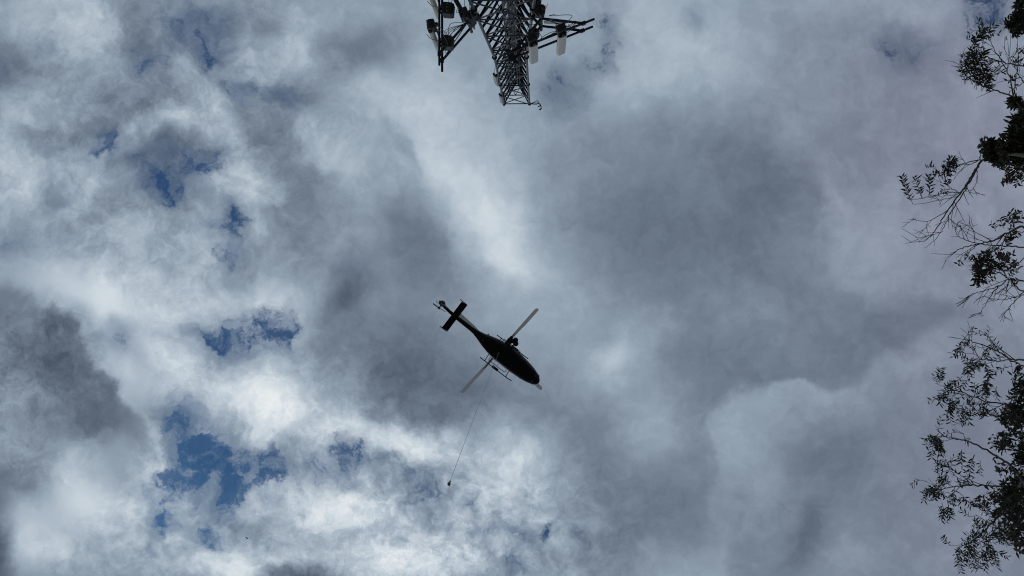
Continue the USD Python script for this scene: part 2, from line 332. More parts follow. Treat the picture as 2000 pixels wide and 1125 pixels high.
def angle_bar(a, b, w, t=None, spin=0.0):
    """An L-section bar from a to b, legs of width w."""
    a, b = np.asarray(a, float), np.asarray(b, float)
    t = t or w * 0.16
    d = unit(b - a)
    n = unit(np.cross(d, [0.2, 0.3, 0.93])); m = np.cross(d, n)
    c, s = math.cos(spin), math.sin(spin)
    n, m = c * n + s * m, -s * n + c * m
    prof = np.array([(0, 0), (w, 0), (w, t), (t, t), (t, w), (0, w)]) - w * 0.3
    v = np.vstack([a + prof[:, :1] * n + prof[:, 1:] * m, b + prof[:, :1] * n + prof[:, 1:] * m])
    f = []
    for k in range(6):
        k2 = (k + 1) % 6
        f += [(k, k2, 6 + k2), (k, 6 + k2, 6 + k)]
    for o, fl in ((0, True), (6, False)):
        for tri in ((0, 1, 2), (0, 2, 3), (0, 3, 4), (0, 4, 5)):
            tr = tuple(o + x for x in tri)
            f.append(tr[::-1] if fl else tr)
    return trimesh.Trimesh(v, np.array(f), process=False)


def frame_of(x=None, z=None):
    """Rotation whose x axis is x (and z as near z as can be)."""
    x = unit(x); y = unit(np.cross(z, x)); z = np.cross(x, y)
    return np.stack([x, y, z], 1)


def box(size, center=(0, 0, 0), R=None, bevel=0.0):
    s = np.asarray(size, float) / 2
    if bevel:
        pts = []
        for sx in (-1, 1):
            for sy in (-1, 1):
                for sz in (-1, 1):
                    c = np.array([sx, sy, sz])
                    for k in range(3):
                        q = s - bevel; q = q.copy(); q[k] = s[k]
                        pts.append(c * q)
        m = trimesh.convex.convex_hull(np.array(pts))
    else:
        m = trimesh.creation.box(2 * s)
    v = np.array(m.vertices)
    if R is not None:
        v = v @ R.T
    return trimesh.Trimesh(v + np.asarray(center, float), m.faces, process=False)


def curve(*pts, n=12):
    """A smooth path through the points (Catmull-Rom)."""
    p = [np.asarray(q, float) for q in pts]
    p = [2 * p[0] - p[1]] + p + [2 * p[-1] - p[-2]]
    out = []
    for i in range(1, len(p) - 2):
        for t in np.linspace(0, 1, n, endpoint=False):
            a, b, c, d = p[i - 1], p[i], p[i + 1], p[i + 2]
            out.append(0.5 * (2 * b + (c - a) * t + (2 * a - 5 * b + 4 * c - d) * t * t + (3 * b - a - 3 * c + d) * t ** 3))
    out.append(p[-2])
    return np.array(out)


def join(*ms):
    ms = [m for m in ms if m is not None]
    return ms[0] if len(ms) == 1 else trimesh.util.concatenate(ms)


_names = {}


def numbered(parent, name):
    k = _names.get((parent, name), 0)
    _names[(parent, name)] = k + 1
    return f'{parent}/{name}' + (f'_{k:03d}' if k else '')


class Thing:
    """A top-level object: an Xform at its base; meshes come in world coordinates."""

    def __init__(self, name, label, category, loc, group=None):
        self.loc = np.asarray(loc, float)
        self.path = numbered('/World', name)
        x = UsdGeom.Xform.Define(stage, self.path)
        x.AddTranslateOp().Set(Gf.Vec3d(*map(float, self.loc)))
        pr = x.GetPrim()
        pr.SetCustomDataByKey('label', label)
        pr.SetCustomDataByKey('category', category)
        if group:
            pr.SetCustomDataByKey('group', group)

    def part(self, name, mesh, mat, parent=None, smooth=40, label=None, kind=None):
        path = numbered(parent or self.path, name)
        mesh = trimesh.Trimesh(np.array(mesh.vertices) - self.loc, mesh.faces, process=False)
        m = usdkit.mesh(stage, path, mesh, M[mat], smooth=smooth)
        if label:
            m.GetPrim().SetCustomDataByKey('label', label)
        if kind:
            m.GetPrim().SetCustomDataByKey('kind', kind)
        return path


def structure(name, mesh, mat):
    m = usdkit.mesh(stage, numbered('/World', name), mesh, M[mat])
    m.GetPrim().SetCustomDataByKey('kind', 'structure')


# ------------------------------------------------------------------ ground
structure('ground', (np.array([(-4000, -4000, 0), (4000, -4000, 0), (4000, 4000, 0), (-4000, 4000, 0)], float), np.array([(0, 1, 2), (0, 2, 3)])), 'ground')

# ------------------------------------------------------------------ lattice tower
TC = V3(-1.36, -10.65, 0)
TOP = 45.4


def leg_at(i, z):
    k = 0.82 if z > 36.5 else 0.82 + (36.5 - z) * 0.062
    ox, oy = ((-0.866, 0.5), (0.866, 0.5), (0.0, -1.0))[i]
    return V3(TC[0] + ox * k, TC[1] + oy * k, z)


tower = Thing('lattice_tower', 'tall three legged steel lattice mast carrying antennas and cables', 'mast', (TC[0], TC[1], 0))
FLANGES = [6.0, 12.0, 18.0, 24.0, 30.6, 36.5, 41.2, TOP]
for i in range(3):
    zs = [0.25] + FLANGES
    rad = [0.085 if z < 30 else 0.06 if z < 40 else 0.052 for z in zs]
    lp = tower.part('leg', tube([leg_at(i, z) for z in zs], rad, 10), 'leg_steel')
    for z in FLANGES:
        d = unit(leg_at(i, z - 0.1) - leg_at(i, z - 1))
        c = leg_at(i, z)
        fl = tube([c - d * 0.05, c + d * 0.05], 0.115 if z < 40 else 0.095, 12)
        bolts = []
        for a in range(6):
            q = c + V3(math.cos(a * 1.047), math.sin(a * 1.047), 0) * (0.095 if z < 40 else 0.078)
            bolts.append(tube([q - d * 0.085, q + d * 0.085], 0.014, 5))
        tower.part('flange', join(fl, *bolts), 'steel', lp)
    c = leg_at(i, 0)
    tower.part('footing', box((1.3, 1.3, 0.3), (c[0], c[1], 0.15), bevel=0.03), 'concrete')

VISIBLE = 26.6
levels = list(np.arange(36.5, TOP - 0.3, 0.99)) + [TOP]
z = 36.5
low = []
while z > 0.6:
    low.append(z); z -= 1.08 if z > VISIBLE else 1.9
levels = sorted(set([round(float(q), 3) for q in low + levels]))
lower = []
rng = random.Random(5)
for za, zb in zip(levels[:-1], levels[1:]):
    w = 0.056 if za > 36 else 0.07
    nb = levels.index(za)
    for i in range(3):
        j = (i + 1) % 3
        A0, A1, B0, B1 = leg_at(i, za), leg_at(i, zb), leg_at(j, za), leg_at(j, zb)
        out = unit((A0 + B0) / 2 - V3(TC[0], TC[1], za)) * 0.03
        bars = []
        if i == 0:                                    # front face: tall crosses over two bays
            if nb % 2 == 0:
                z2 = levels[min(nb + 2, len(levels) - 1)]
                bars = [('horizontal_brace', angle_bar(A0, B0, w, spin=rng.uniform(0, 0.3))),
                        ('diagonal_brace', angle_bar(A0 + out, leg_at(j, z2) + out, w, spin=rng.uniform(0, 0.3))),
                        ('diagonal_brace', angle_bar(B0 - out, leg_at(i, z2) - out, w, spin=rng.uniform(1.5, 1.8)))]
        else:
            p, q = (B0, A1) if i == 2 else (A0, B1)
            bars = [('horizontal_brace', angle_bar(A0, B0, w, spin=rng.uniform(0, 0.3))), ('diagonal_brace', angle_bar(p, q, w, spin=rng.uniform(0, 0.3)))]
            if za > 36 or i == 1:
                p, q = (A0, B1) if i == 2 else (B0, A1)
                bars.append(('diagonal_brace', angle_bar(p - out, q - out, w * .8, spin=1.6)))
        if za > VISIBLE:
            for n, m in bars:
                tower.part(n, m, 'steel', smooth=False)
        else:
            lower += [m for n, m in bars]
for i in range(3):
    tower.part('horizontal_brace', angle_bar(leg_at(i, TOP - 0.05), leg_at((i + 1) % 3, TOP - 0.05), 0.06), 'steel', smooth=False)
for zf in (28.5, 30.7, 32.8, 34.9, 36.6, 38.6, 41.2, 43.4):                # plan bracing inside the mast
    mids = [(leg_at(i, zf) + leg_at((i + 1) % 3, zf)) / 2 for i in range(3)]
    for i in range(3):
        tower.part('plan_brace', angle_bar(mids[i], mids[(i + 1) % 3], 0.036), 'steel', smooth=False)
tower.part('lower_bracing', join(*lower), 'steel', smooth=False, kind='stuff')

# cable ladder with feeders, running up inside the mast
def feeder(z, off, back=0.0):
    t = min(max((z - 27) / 18.0, -0.6), 1.0)
    return V3(-1.13 - 0.30 * t + off * (1.0 - 0.25 * max(t, 0)), -10.98 + 0.22 * t - back, z)


for off in (-0.30, 0.34):
    tower.part('ladder_rail', join(*[tube([feeder(z, off), feeder(min(z + 6, 44.6), off)], 0.024, 6) for z in (8, 14, 20, 26, 32, 38)]), 'leg_steel')
for k, z in enumerate(np.arange(27.0, 44.6, 0.42)):
    tower.part('ladder_rung', tube([feeder(z, -0.30), feeder(z, 0.34)], 0.013, 5), 'steel')
rng = random.Random(8)
for k in range(11):
    off = -0.24 + 0.05 * k + rng.uniform(-0.008, 0.008)
    top = rng.choice([44.5, 43.2, 41.0, 38.6, 36.0, 34.5, 40.0])
    zs = np.arange(1.0, top, 1.5)
    tower.part('feeder_cable', tube([feeder(z, off + 0.006 * math.sin(z * 1.3 + k), -0.07 - 0.03 * (k % 2)) for z in zs], 0.013 if k % 3 else 0.019, 6), 'cable_grey')

# mounting collars where the sector frames clamp on
for i, z in ((0, 29.9), (0, 30.8), (1, 29.9), (1, 30.8)):
    c = leg_at(i, z)
    tower.part('clamp_collar', tube([c - V3(0, 0, 0.09), c + V3(0, 0, 0.09)], 0.13, 10), 'steel')

# thin cluster of rods on the top right corner
t1 = leg_at(1, TOP)
rods = Thing('rod_antenna', 'thin drooping bundle of antenna rods on the top corner of the lattice mast', 'antenna', t1)
e1 = W(1053, 202, 45.6)
rods.part('arm', tube([t1, t1 * 0.5 + e1 * 0.5 + V3(0, 0, 0.05), e1], 0.020, 6), 'equipment')
for du, dv in ((-4, -5), (-1, -3), (2, 2), (-6, 3)):
    rods.part('rod', tube([t1 + V3(0.02, 0, 0.03), W(1054 + du, 201 + dv, 45.8)], 0.016, 5), 'equipment')
e2, e3, e4 = W(1051, 196, 45.9), W(1056, 206, 45.2), W(1054, 215, 45.0)
rods.part('whip', tube(curve(e1, e3, W(1057, 212, 45.0), e4), 0.028, 6), 'equipment')
rods.part('cross_element', tube([W(1050, 199, 45.7), W(1057, 207, 45.7)], 0.022, 5), 'equipment')
rods.part('cross_element', tube([W(1051, 208.5, 45.1), W(1056, 206, 45.1)], 0.032, 5), 'equipment')
rods.part('cross_element', tube([W(1053, 214.5, 45.0), W(1058, 211, 45.0)], 0.032, 5), 'equipment')


# ------------------------------------------------------------------ sector frames, antennas, radios
ZA, ZB = 30.0, 30.82


def sector(label, cluster, a0, a1, collar):
    """cluster: where the arms meet; a0, a1: ends of the lower rail at ZA."""
    t = Thing('antenna_frame', label, 'antenna frame', cluster, 'antenna frames clamped to the mast')
    up = V3(0, 0, ZB - ZA)
    d = unit(a1 - a0)
    for z, o in (('lower', 0 * up), ('upper', up)):
        t.part('rail', tube([a0 + o, a1 + o], 0.043, 9), 'steel')
        for q in (a0 + d * 0.42, a1 - d * 0.42):
            t.part('arm', tube([cluster + o, q + o], 0.048, 8), 'steel')
        t.part('bracket', tube([cluster + o, leg_at(collar, ZA + o[2])], 0.055, 8), 'steel')
    t.part('corner_post', tube([cluster - V3(0, 0, 0.45), cluster + up + V3(0, 0, 0.45)], 0.058, 9), 'steel')
    for q in (a0 + d * 0.42, a1 - d * 0.42):
        t.part('strut', tube([cluster + V3(0, 0, 0.05), (cluster + q) / 2 + up * 0.5, q + up], 0.018, 6), 'steel')
        for o in (0 * up, up):
            t.part('u_bolt', box((0.16, 0.12, 0.12), q + o, frame_of(d, V3(0, 0, 1))), 'steel', smooth=False)
    return t, d


def panel_antenna(label, bottom, length, width, depth, face, mat='radome', pipe=True, group='panel antennas'):
    """A flat panel standing on its lower end at BOTTOM, its front towards FACE."""
    f = unit(V3(face[0], face[1], 0)); s = V3(-f[1], f[0], 0)
    t = Thing('panel_antenna', label, 'antenna', bottom, group)
    th = np.linspace(0, 2 * math.pi, 28, endpoint=False)
    prof = [(np.sign(math.cos(a)) * abs(math.cos(a)) ** 0.55 * width / 2, np.sign(math.sin(a)) * abs(math.sin(a)) ** 0.6 * depth / 2) for a in th]
    rings = []
    for h, k in ((0, .9), (0.02, 1.0), (length - 0.10, 1.0), (length - 0.04, 0.94), (length, 0.72)):
        rings.append(np.array([bottom + s * (x * k) + f * (y * k) + V3(0, 0, h) for x, y in prof]))
    n = len(prof); v = np.vstack(rings + [bottom[None], (bottom + V3(0, 0, length))[None]]); fc = []
    for r in range(len(rings) - 1):
        for k in range(n):
            k2 = (k + 1) % n
            fc += [(r * n + k, r * n + k2, (r + 1) * n + k2), (r * n + k, (r + 1) * n + k2, (r + 1) * n + k)]
    m = len(v) - 2; e = (len(rings) - 1) * n
    for k in range(n):
        k2 = (k + 1) % n
        fc += [(m, k2, k), (m + 1, e + k, e + k2)]
    t.part('radome', trimesh.Trimesh(v, np.array(fc), process=False), mat, smooth=50)
    cap = trimesh.Trimesh(np.vstack([rings[0] * 1.0 - V3(0, 0, 0.05), rings[0] - V3(0, 0, 0.004)]), np.array([q for k in range(n) for q in ((k, (k + 1) % n, n + (k + 1) % n), (k, n + (k + 1) % n, n + k))] + [(0, k + 1, k) for k in range(1, n - 1)]), process=False)
    t.part('end_cap', cap, 'equipment', smooth=False)
    for k in range(4):
        c = bottom + s * (-0.36 + 0.24 * k) * width - V3(0, 0, 0.06)
        t.part('connector', tube([c, c - V3(0, 0, 0.10)], 0.018, 6), 'equipment')
    if pipe:
        b = bottom - f * (depth / 2 + 0.12)
        t.part('mounting_pipe', tube([b - V3(0, 0, 0.25), b + V3(0, 0, length + 0.1)], 0.034, 8), 'steel')
        for h in (0.25, length - 0.3):
            t.part('bracket', box((0.16, 0.10, 0.12), bottom - f * (depth / 2 + 0.05) + V3(0, 0, h), frame_of(f, V3(0, 0, 1))), 'steel', smooth=False)
    return t


def radio_unit(label, center, size, face, cables=(), grey_bottom=False, group='radio units on the mast'):
    f = unit(V3(face[0], face[1], 0))
    R = frame_of(f, V3(0, 0, 1))
    t = Thing('radio_unit', label, 'radio unit', center, group)
    t.part('housing', box(size, center, R, 0.02), 'equipment', smooth=False)
    for k in range(7):
        y = (-0.42 + 0.14 * k) * size[1]
        t.part('cooling_fin', box((0.05, 0.012, size[2] * 0.9), center + R @ V3(size[0] / 2 + 0.026, y, 0), R), 'equipment', smooth=False)
    for k in range(3):
        c = center + R @ V3(0, (-0.3 + 0.3 * k) * size[1], -size[2] / 2)
        t.part('connector', tube([c, c - V3(0, 0, 0.08)], 0.02, 6), 'radome_grey' if grey_bottom else 'equipment')
    t.part('bracket', box((0.12, 0.10, 0.2), center + R @ V3(-size[0] / 2 - 0.06, 0, 0), R), 'steel', smooth=False)
    for pts in cables:
        t.part('cable', tube(curve(*pts), 0.011, 5), 'cable_black')
    return t


# right-hand sector
cr = W(1057, 36, ZA)
ra0, ra1 = W(984, 107, ZA), W(1161, 37, ZA)
fr, dr = sector('dark tubular antenna frame pointing right, its two long rails holding pale panels', cr, ra0, ra1, 1)
nr = unit(V3(-dr[1], dr[0], 0)); nr = nr if nr[1] > 0 else -nr
for lab, u, v in (('pale panel antenna on the right frame, the one closer to the mast', 1041.5, 86), ('pale panel antenna near the outer tip of the right frame', 1098, 68)):
    b = W(u, v, 29.5)
    panel_antenna(lab, b, 2.15, 0.34, 0.19, nr)
    c = b - nr * 0.16 + V3(0.02, 0, -0.12)
    q = c - nr * 0.35
    radio_unit('black radio unit under the ' + ('inner' if u < 1060 else 'outer') + ' pale panel of the right frame', c, (0.26, 0.34, 0.46), -nr,
               [(c + V3(0.1, -.1, -.2), c + V3(0.35, -.35, -.42), q - dr * 0.3 + V3(0, -.3, .1), c + V3(-.2, -.75, 0.6)), (c + V3(-0.1, 0, -.2), c + V3(-0.3, -.2, -.45), c + V3(-.5, -.4, 0.2)), (b + V3(0.1, 0, -.1), b + V3(0.3, -.1, -.35), c + V3(.25, -.3, .3))])
for k in range(3):
    fr.part('cable', tube(curve(cr + V3(0.1, 0.1, 0.1 * k), cr * 0.65 + ra1 * 0.35 + V3(0.02 * k, 0.2, -.25 + 0.1 * k), cr * 0.35 + ra1 * 0.65 + V3(0, 0.12, 0.18 - 0.12 * k), W(1090 - 6 * k, 66, 30.4)), 0.012, 5), 'cable_black')
    fr.part('cable', tube(curve(W(1050, 82, 30.3), W(1063 + 3 * k, 70 + 2 * k, 30.0), W(1080, 62 + 4 * k, 30.2), W(1096, 62, 30.3)), 0.011, 5), 'cable_black')
fr.part('grid_step', join(*[box((0.5, 0.03, 0.02), W(991 + 2.2 * k, 106 + 1.0 * k, 30.4), frame_of(nr, V3(0, 0, 1))) for k in range(8)]), 'steel', smooth=False)

# left-hand sector
cl = W(915, 40, ZA)
la0, la1 = W(858, 128, ZA), W(858, 128, ZA) + V3(0, -3.9, 0)
fl, dl = sector('dark tubular antenna frame pointing left, two parallel rails ending in bare tips', cl, la0, la1, 0)
for lab, u, v in (('grey edged panel antenna seen edge-on at the left frame, lower one in the photograph', 840, 56), ('grey edged panel antenna at the left frame, cut by the upper border', 839, -14)):
    b = W(u, v, 29.2)
    panel_antenna(lab, b, 2.3, 0.34, 0.17, (-1.0, 0.12), group='panel antennas')
for lab, u, v, gb in (('black radio unit in the angle of the left frame, the larger one below', 874, 84, False), ('black radio unit with grey connectors on the left frame, by the upper border', 875, 20, True)):
    c = W(u, v, 30.1)
    radio_unit(lab, c, (0.34, 0.42, 0.55), (1.0, 0.1), [(c + V3(0, .1, -.25), c + V3(.3, -.3, -.5), c + V3(.75, -.7, -.2), cl + V3(0, 0.05, .3)), (c + V3(.05, 0, -.25), c + V3(.15, -.5, -.5), c + V3(.5, -.8, .2), cl + V3(-.1, 0, .1)), (c + V3(-.1, 0, -.25), c + V3(-.5, .0, -.45), c + V3(-.7, -.2, -.4))], gb)
c = W(843, 49, 29.1)
radio_unit('black rounded radio unit capping the lower end of the left panel', c, (0.22, 0.34, 0.34), (-1, .1), [(c + V3(.05, .0, -.15), c + V3(.3, .15, -.3), c + V3(.55, .3, .2)), (c + V3(.1, .1, -.15), c + V3(.4, .35, -.1), c + V3(.5, .5, .6))])
# radios and clamps clustered at the two corners
for lab, u, v, z, size, face in (
        ('black radio unit at the left corner of the mast beside the arms', 908, 28, 30.5, (0.28, 0.34, 0.6), (-1, 0.4)),
        ('slim black radio unit leaning on the left leg of the mast', 921, 36, 30.3, (0.22, 0.28, 0.9), (-.8, .6)),
        ('black radio unit on the right corner of the mast, nearest the arms', 1054, 22, 30.4, (0.28, 0.34, 0.6), (1, .2)),
        ('smaller black radio unit on the right corner, behind the first', 1046, 8, 30.8, (0.25, 0.3, 0.5), (.9, .4)),
        ('long black radio unit below the right arms beside the mast', 1043, 66, 31.2, (0.24, 0.26, 0.8), (.8, .5))):
    c = W(u, v, z)
    radio_unit(lab, c, size, face, [(c + V3(0, 0, -.3), c + V3(.2, .1, -.55), c + V3(.3, -.2, -.2)), (c + V3(.05, 0, -.3), c + V3(-.25, .1, -.5), c + V3(-.2, -.3, -.1))])
for k in range(4):
    fl.part('cable', tube(curve(cl + V3(-.1 + .05 * k, .05, .1), cl + V3(.25, .25 + .05 * k, -.25), leg_at(0, 29.6 + .3 * k) + V3(-.1, .15, 0)), 0.013, 5), 'cable_grey')
    fl.part('cable', tube(curve(cl + V3(-.05, .0, .3), cl * .6 + la0 * .4 + V3(-.35 + .06 * k, -.25, -.2 + .1 * k), cl * .35 + la0 * .65 + V3(-.2, -.28, .1 * k), la0 + V3(.2, -.5, .5)), 0.011, 5), 'cable_black')

# two small panels clamped to the left leg near the top
for lab, u, v in (('small grey panel antenna clamped to the left leg, lower of two', 966.5, 147), ('small grey panel antenna clamped to the left leg at the very top of the mast', 977.5, 186)):
    h = 1538 * 10.2 / (562.5 - v) + 1.6
    b = W(u, v, h)
    t = panel_antenna(lab, b, 1.75, 0.26, 0.12, (-0.75, 0.66), 'radome_grey', True, 'small panels on the left leg')
    t.part('tail_cable', tube(curve(b, b + V3(0.02, -0.01, -0.5), b + V3(0.05, -.03, -1.1)), 0.012, 5), 'cable_black')
    t.part('clamp', tube([b + V3(.1, -.1, .3), b + V3(.32, -.2, .3)], 0.03, 6), 'steel')
    t.part('clamp', tube([b + V3(.1, -.1, 1.4), b + V3(.32, -.2, 1.4)], 0.03, 6), 'steel')

# ------------------------------------------------------------------ helicopter
HO = W(980, 688, 96.6)
HA, HB = V3(0.795, 0.607, 0), V3(-0.607, 0.795, 0)          # forward, left
HS = 95.0 / F                                                # metres per photo pixel at its height


def H(x, y, z):
    """Helicopter coordinates: x forward and y left in photo pixels, z up in metres."""
    return HO + HA * (x * HS) + HB * (y * HS) + V3(0, 0, z)


def loft(stations, n=28, power=0.75):
    """stations: (x, centre y, half width [px], z bottom, z top [m])."""
    rings, f = [], []
    th = np.linspace(0, 2 * math.pi, n, endpoint=False)
    for x, cy, hw, zb, zt in stations:
        rings.append(np.array([H(x, cy + hw * np.sign(math.cos(t)) * abs(math.cos(t)) ** power, (zb + zt) / 2 + (zt - zb) / 2 * np.sign(math.sin(t)) * abs(math.sin(t)) ** power) for t in th]))
    v = np.vstack(rings + [rings[0].mean(0)[None], rings[-1].mean(0)[None]])
    for r in range(len(rings) - 1):
        for k in range(n):
            k2 = (k + 1) % n
            f += [(r * n + k, (r + 1) * n + k2, r * n + k2), (r * n + k, (r + 1) * n + k, (r + 1) * n + k2)]
    m, e = len(v) - 2, (len(rings) - 1) * n
    for k in range(n):
        k2 = (k + 1) % n
        f += [(m, k, k2), (m + 1, e + k2, e + k)]
    t = trimesh.Trimesh(v, np.array(f), process=False)
    if t.volume < 0:
        t.invert()
    return t


heli = Thing('helicopter', 'black helicopter on skids hovering overhead with four grey main rotor blades', 'helicopter', HO)
body = heli.part('fuselage', loft([(93.0, 2.5, 1.5, -.62, -.45), (91.5, 2.3, 5.0, -.82, -.2), (88, 2.0, 8.2, -.95, .02), (83.5, 1.8, 11.0, -1.04, .22), (75, 1.7, 14.0, -1.1, .5), (66, 1.6, 16.0, -1.13, .75), (55, 1.2, 17.8, -1.15, 1.0), (45, .8, 18.9, -1.15, 1.1), (30, .2, 20.1, -1.15, 1.15),
                             (13, -.3, 20.6, -1.15, 1.15), (0, 0, 20.2, -1.15, 1.15), (-12, .8, 19.0, -1.12, 1.12), (-25, 1.3, 17.0, -1.0, 1.08), (-36, 1.6, 14.0, -.75, 1.0), (-47, 1.7, 10.4, -.42, .95), (-55, 1.5, 8.2, -.18, .92), (-64, 1.2, 6.4, 0.0, .9)], 32, 0.72), 'fuselage', smooth=60)
heli.part('tail_boom', loft([(-62, 1.2, 6.4, 0.0, .90), (-74, 1.0, 5.2, .12, .9), (-92, .9, 4.8, .22, .9), (-112, .8, 4.2, .32, .9), (-130, .2, 3.4, .42, .9), (-144, -.6, 2.8, .5, .92), (-149, -.8, 1.6, .6, .9)], 20, 0.95), 'fuselage', smooth=60)
heli.part('engine_cowling', loft([(32, .5, 4, 1.0, 1.25), (26, .5, 9, 1.0, 1.55), (12, .5, 12, 1.0, 1.8), (-8, .8, 13, 1.0, 1.82), (-24, 1.0, 12, .95, 1.7), (-38, 1.3, 9, .9, 1.45), (-50, 1.5, 5, .85, 1.1)], 20, 0.8), 'fuselage', smooth=60)
for s in (-1, 1):
    heli.part('exhaust', tube([H(-30, 1.3 + 6 * s, 1.45), H(-38, 1.3 + 8 * s, 1.6), H(-44, 1.3 + 9.5 * s, 1.65)], 0.17, 12), 'rotor_metal')


def plate(corners, thick, normal):
    """A flat plate with the corner outline given, a little thick along NORMAL."""
    c = np.array(corners); n = unit(normal) * thick / 2; k = len(c)
    v = np.vstack([c + n, c - n]); f = []
    for i in range(1, k - 1):
        f += [(0, i, i + 1), (k, k + i + 1, k + i)]
    for i in range(k):
        j = (i + 1) % k
        f += [(i, k + i, k + j), (i, k + j, j)]
    return trimesh.Trimesh(v, np.array(f), process=False)


# windows and doors follow the skin, a centimetre proud of it
SECT = np.array([(91.5, 2.3, 5.0, -.82, -.2), (88, 2.0, 8.2, -.95, .02), (83.5, 1.8, 11.0, -1.04, .22), (75, 1.7, 14.0, -1.1, .5), (66, 1.6, 16.0, -1.13, .75), (55, 1.2, 17.8, -1.15, 1.0), (45, .8, 18.9, -1.15, 1.1), (30, .2, 20.1, -1.15, 1.15), (13, -.3, 20.6, -1.15, 1.15), (0, 0, 20.2, -1.15, 1.15), (-12, .8, 19.0, -1.12, 1.12), (-25, 1.3, 17.0, -1.0, 1.08)])


def skin(x, z, s, off):
    cy, hw, zb, zt = (np.interp(-x, -SECT[:, 0], SECT[:, k]) for k in (1, 2, 3, 4))
    q = min(max((z - (zb + zt) / 2) / ((zt - zb) / 2), -.999), .999)
    return H(x, cy + s * hw * max(1 - abs(q) ** (2 / .72), 0) ** (.72 / 2), z) + HB * s * off


def patch(x0, x1, z0, z1, s, off, thick=.02, nx=7, nz=6):
    v, f = [], []
    for o in (off, off - thick):
        v += [skin(x, z, s, o) for x in np.linspace(x0, x1, nx) for z in np.linspace(z0, z1, nz)]
    N = nx * nz
    for i in range(nx - 1):
        for k in range(nz - 1):
            a, b, c, d = i * nz + k, (i + 1) * nz + k, (i + 1) * nz + k + 1, i * nz + k + 1
            f += [(a, b, c), (a, c, d), (N + a, N + c, N + b), (N + a, N + d, N + c)]
    e = [i * nz for i in range(nx)] + [(nx - 1) * nz + k for k in range(1, nz)] + [i * nz + nz - 1 for i in range(nx - 2, -1, -1)] + [k for k in range(nz - 2, 0, -1)]
    for a, b in zip(e, e[1:] + e[:1]):
        f += [(a, N + b, b), (a, N + a, N + b)]
    m = trimesh.Trimesh(np.array(v), np.array(f), process=False)
    if m.volume < 0:
        m.invert()
    return m


for s in (-1, 1):
    for x0, x1 in ((56, 72), (34, 54), (-14, 32)):
        top = .5 if x1 > 60 else .8
        door = heli.part('door', patch(x0, x1, -.8, top, s, .012), 'fuselage', smooth=60)
        heli.part('window', patch(x0 + 2, x1 - 2, -.1, top - .12, s, .022), 'pane', door, smooth=60)
        heli.part('handle', box((.18, .03, .04), skin(x0 + 3, -.35, s, .03), frame_of(HA, V3(0, 0, 1))), 'rotor_metal', door, smooth=False)
heli.part('windscreen', loft([(84, 1.8, 8.5, .0, .30), (76, 1.7, 11.5, .1, .62), (68, 1.6, 13.5, .2, .86), (62, 1.5, 14.5, .5, .98)], 18, .8), 'pane', smooth=60)
for y in (-7, 9):
    heli.part('chin_window', plate([H(86, y - 3, -.93), H(86, y + 3, -.93), H(77, y + 4, -1.11), H(77, y - 4, -1.11)], .03, V3(0, 0, 1)), 'pane', smooth=False)
# tailplane with end plates
heli.part('stabiliser', join(plate([H(-110.0, -31.5, .62), H(-123.2, -30.5, .62), H(-123.2, 34.0, .62), H(-110.0, 33.2, .62)], .09, V3(0, 0, 1))), 'fuselage', smooth=False)
for y in (-31.8, 34.4):
    heli.part('end_plate', plate([H(-110, y, .35), H(-124, y, .25), H(-129, y, .55), H(-127, y, 1.15), H(-114, y, .95)], .05, HB), 'fuselage', smooth=False)
fin = heli.part('tail_fin', plate([H(-128, -1.0, .8), H(-147, -1.0, .8), H(-163, -1.2, 2.9), H(-150, -1.2, 2.95)], .2, HB), 'fuselage', smooth=False)
heli.part('gearbox', loft([(-147, -1, 2, 2.3, 2.7), (-152, -1, 6.5, 2.2, 2.8), (-158, -1, 5.5, 2.2, 2.8), (-161, -1, 2, 2.3, 2.7)], 14, 1.0), 'rotor_metal', smooth=60)
heli.part('tail_guard', tube(curve(H(-142, -.6, .6), H(-152, -.8, .15), H(-164, -1.0, .1)), .035, 7), 'skid')
# tail rotor on the left of the fin
th = math.radians(38)
hubc = H(-154, 9.5, 2.5)
heli.part('tail_rotor_shaft', tube([H(-154, 0, 2.5), hubc + HB * .12], .07, 9), 'rotor_metal')
heli.part('tail_rotor_hub', join(tube([hubc - HB * .08, hubc + HB * .16], .17, 12), tube([hubc - V3(0, 0, .28), hubc + V3(0, 0, .28)], .05, 7)), 'rotor_metal')
for s in (0, 1):
    d = HA * math.cos(th + s * math.pi) + V3(0, 0, math.sin(th + s * math.pi)); w = unit(np.cross(d, HB))
    tw = unit(w + HB * .35)
    heli.part('tail_rotor_blade', plate([hubc + d * .15 + tw * .06, hubc + d * .4 + tw * .14, hubc + d * 1.04 + tw * .15, hubc + d * 1.08 + tw * .05, hubc + d * 1.06 - tw * .14, hubc + d * .4 - tw * .14, hubc + d * .15 - tw * .06], .035, np.cross(d, tw)), 'equipment', smooth=False)
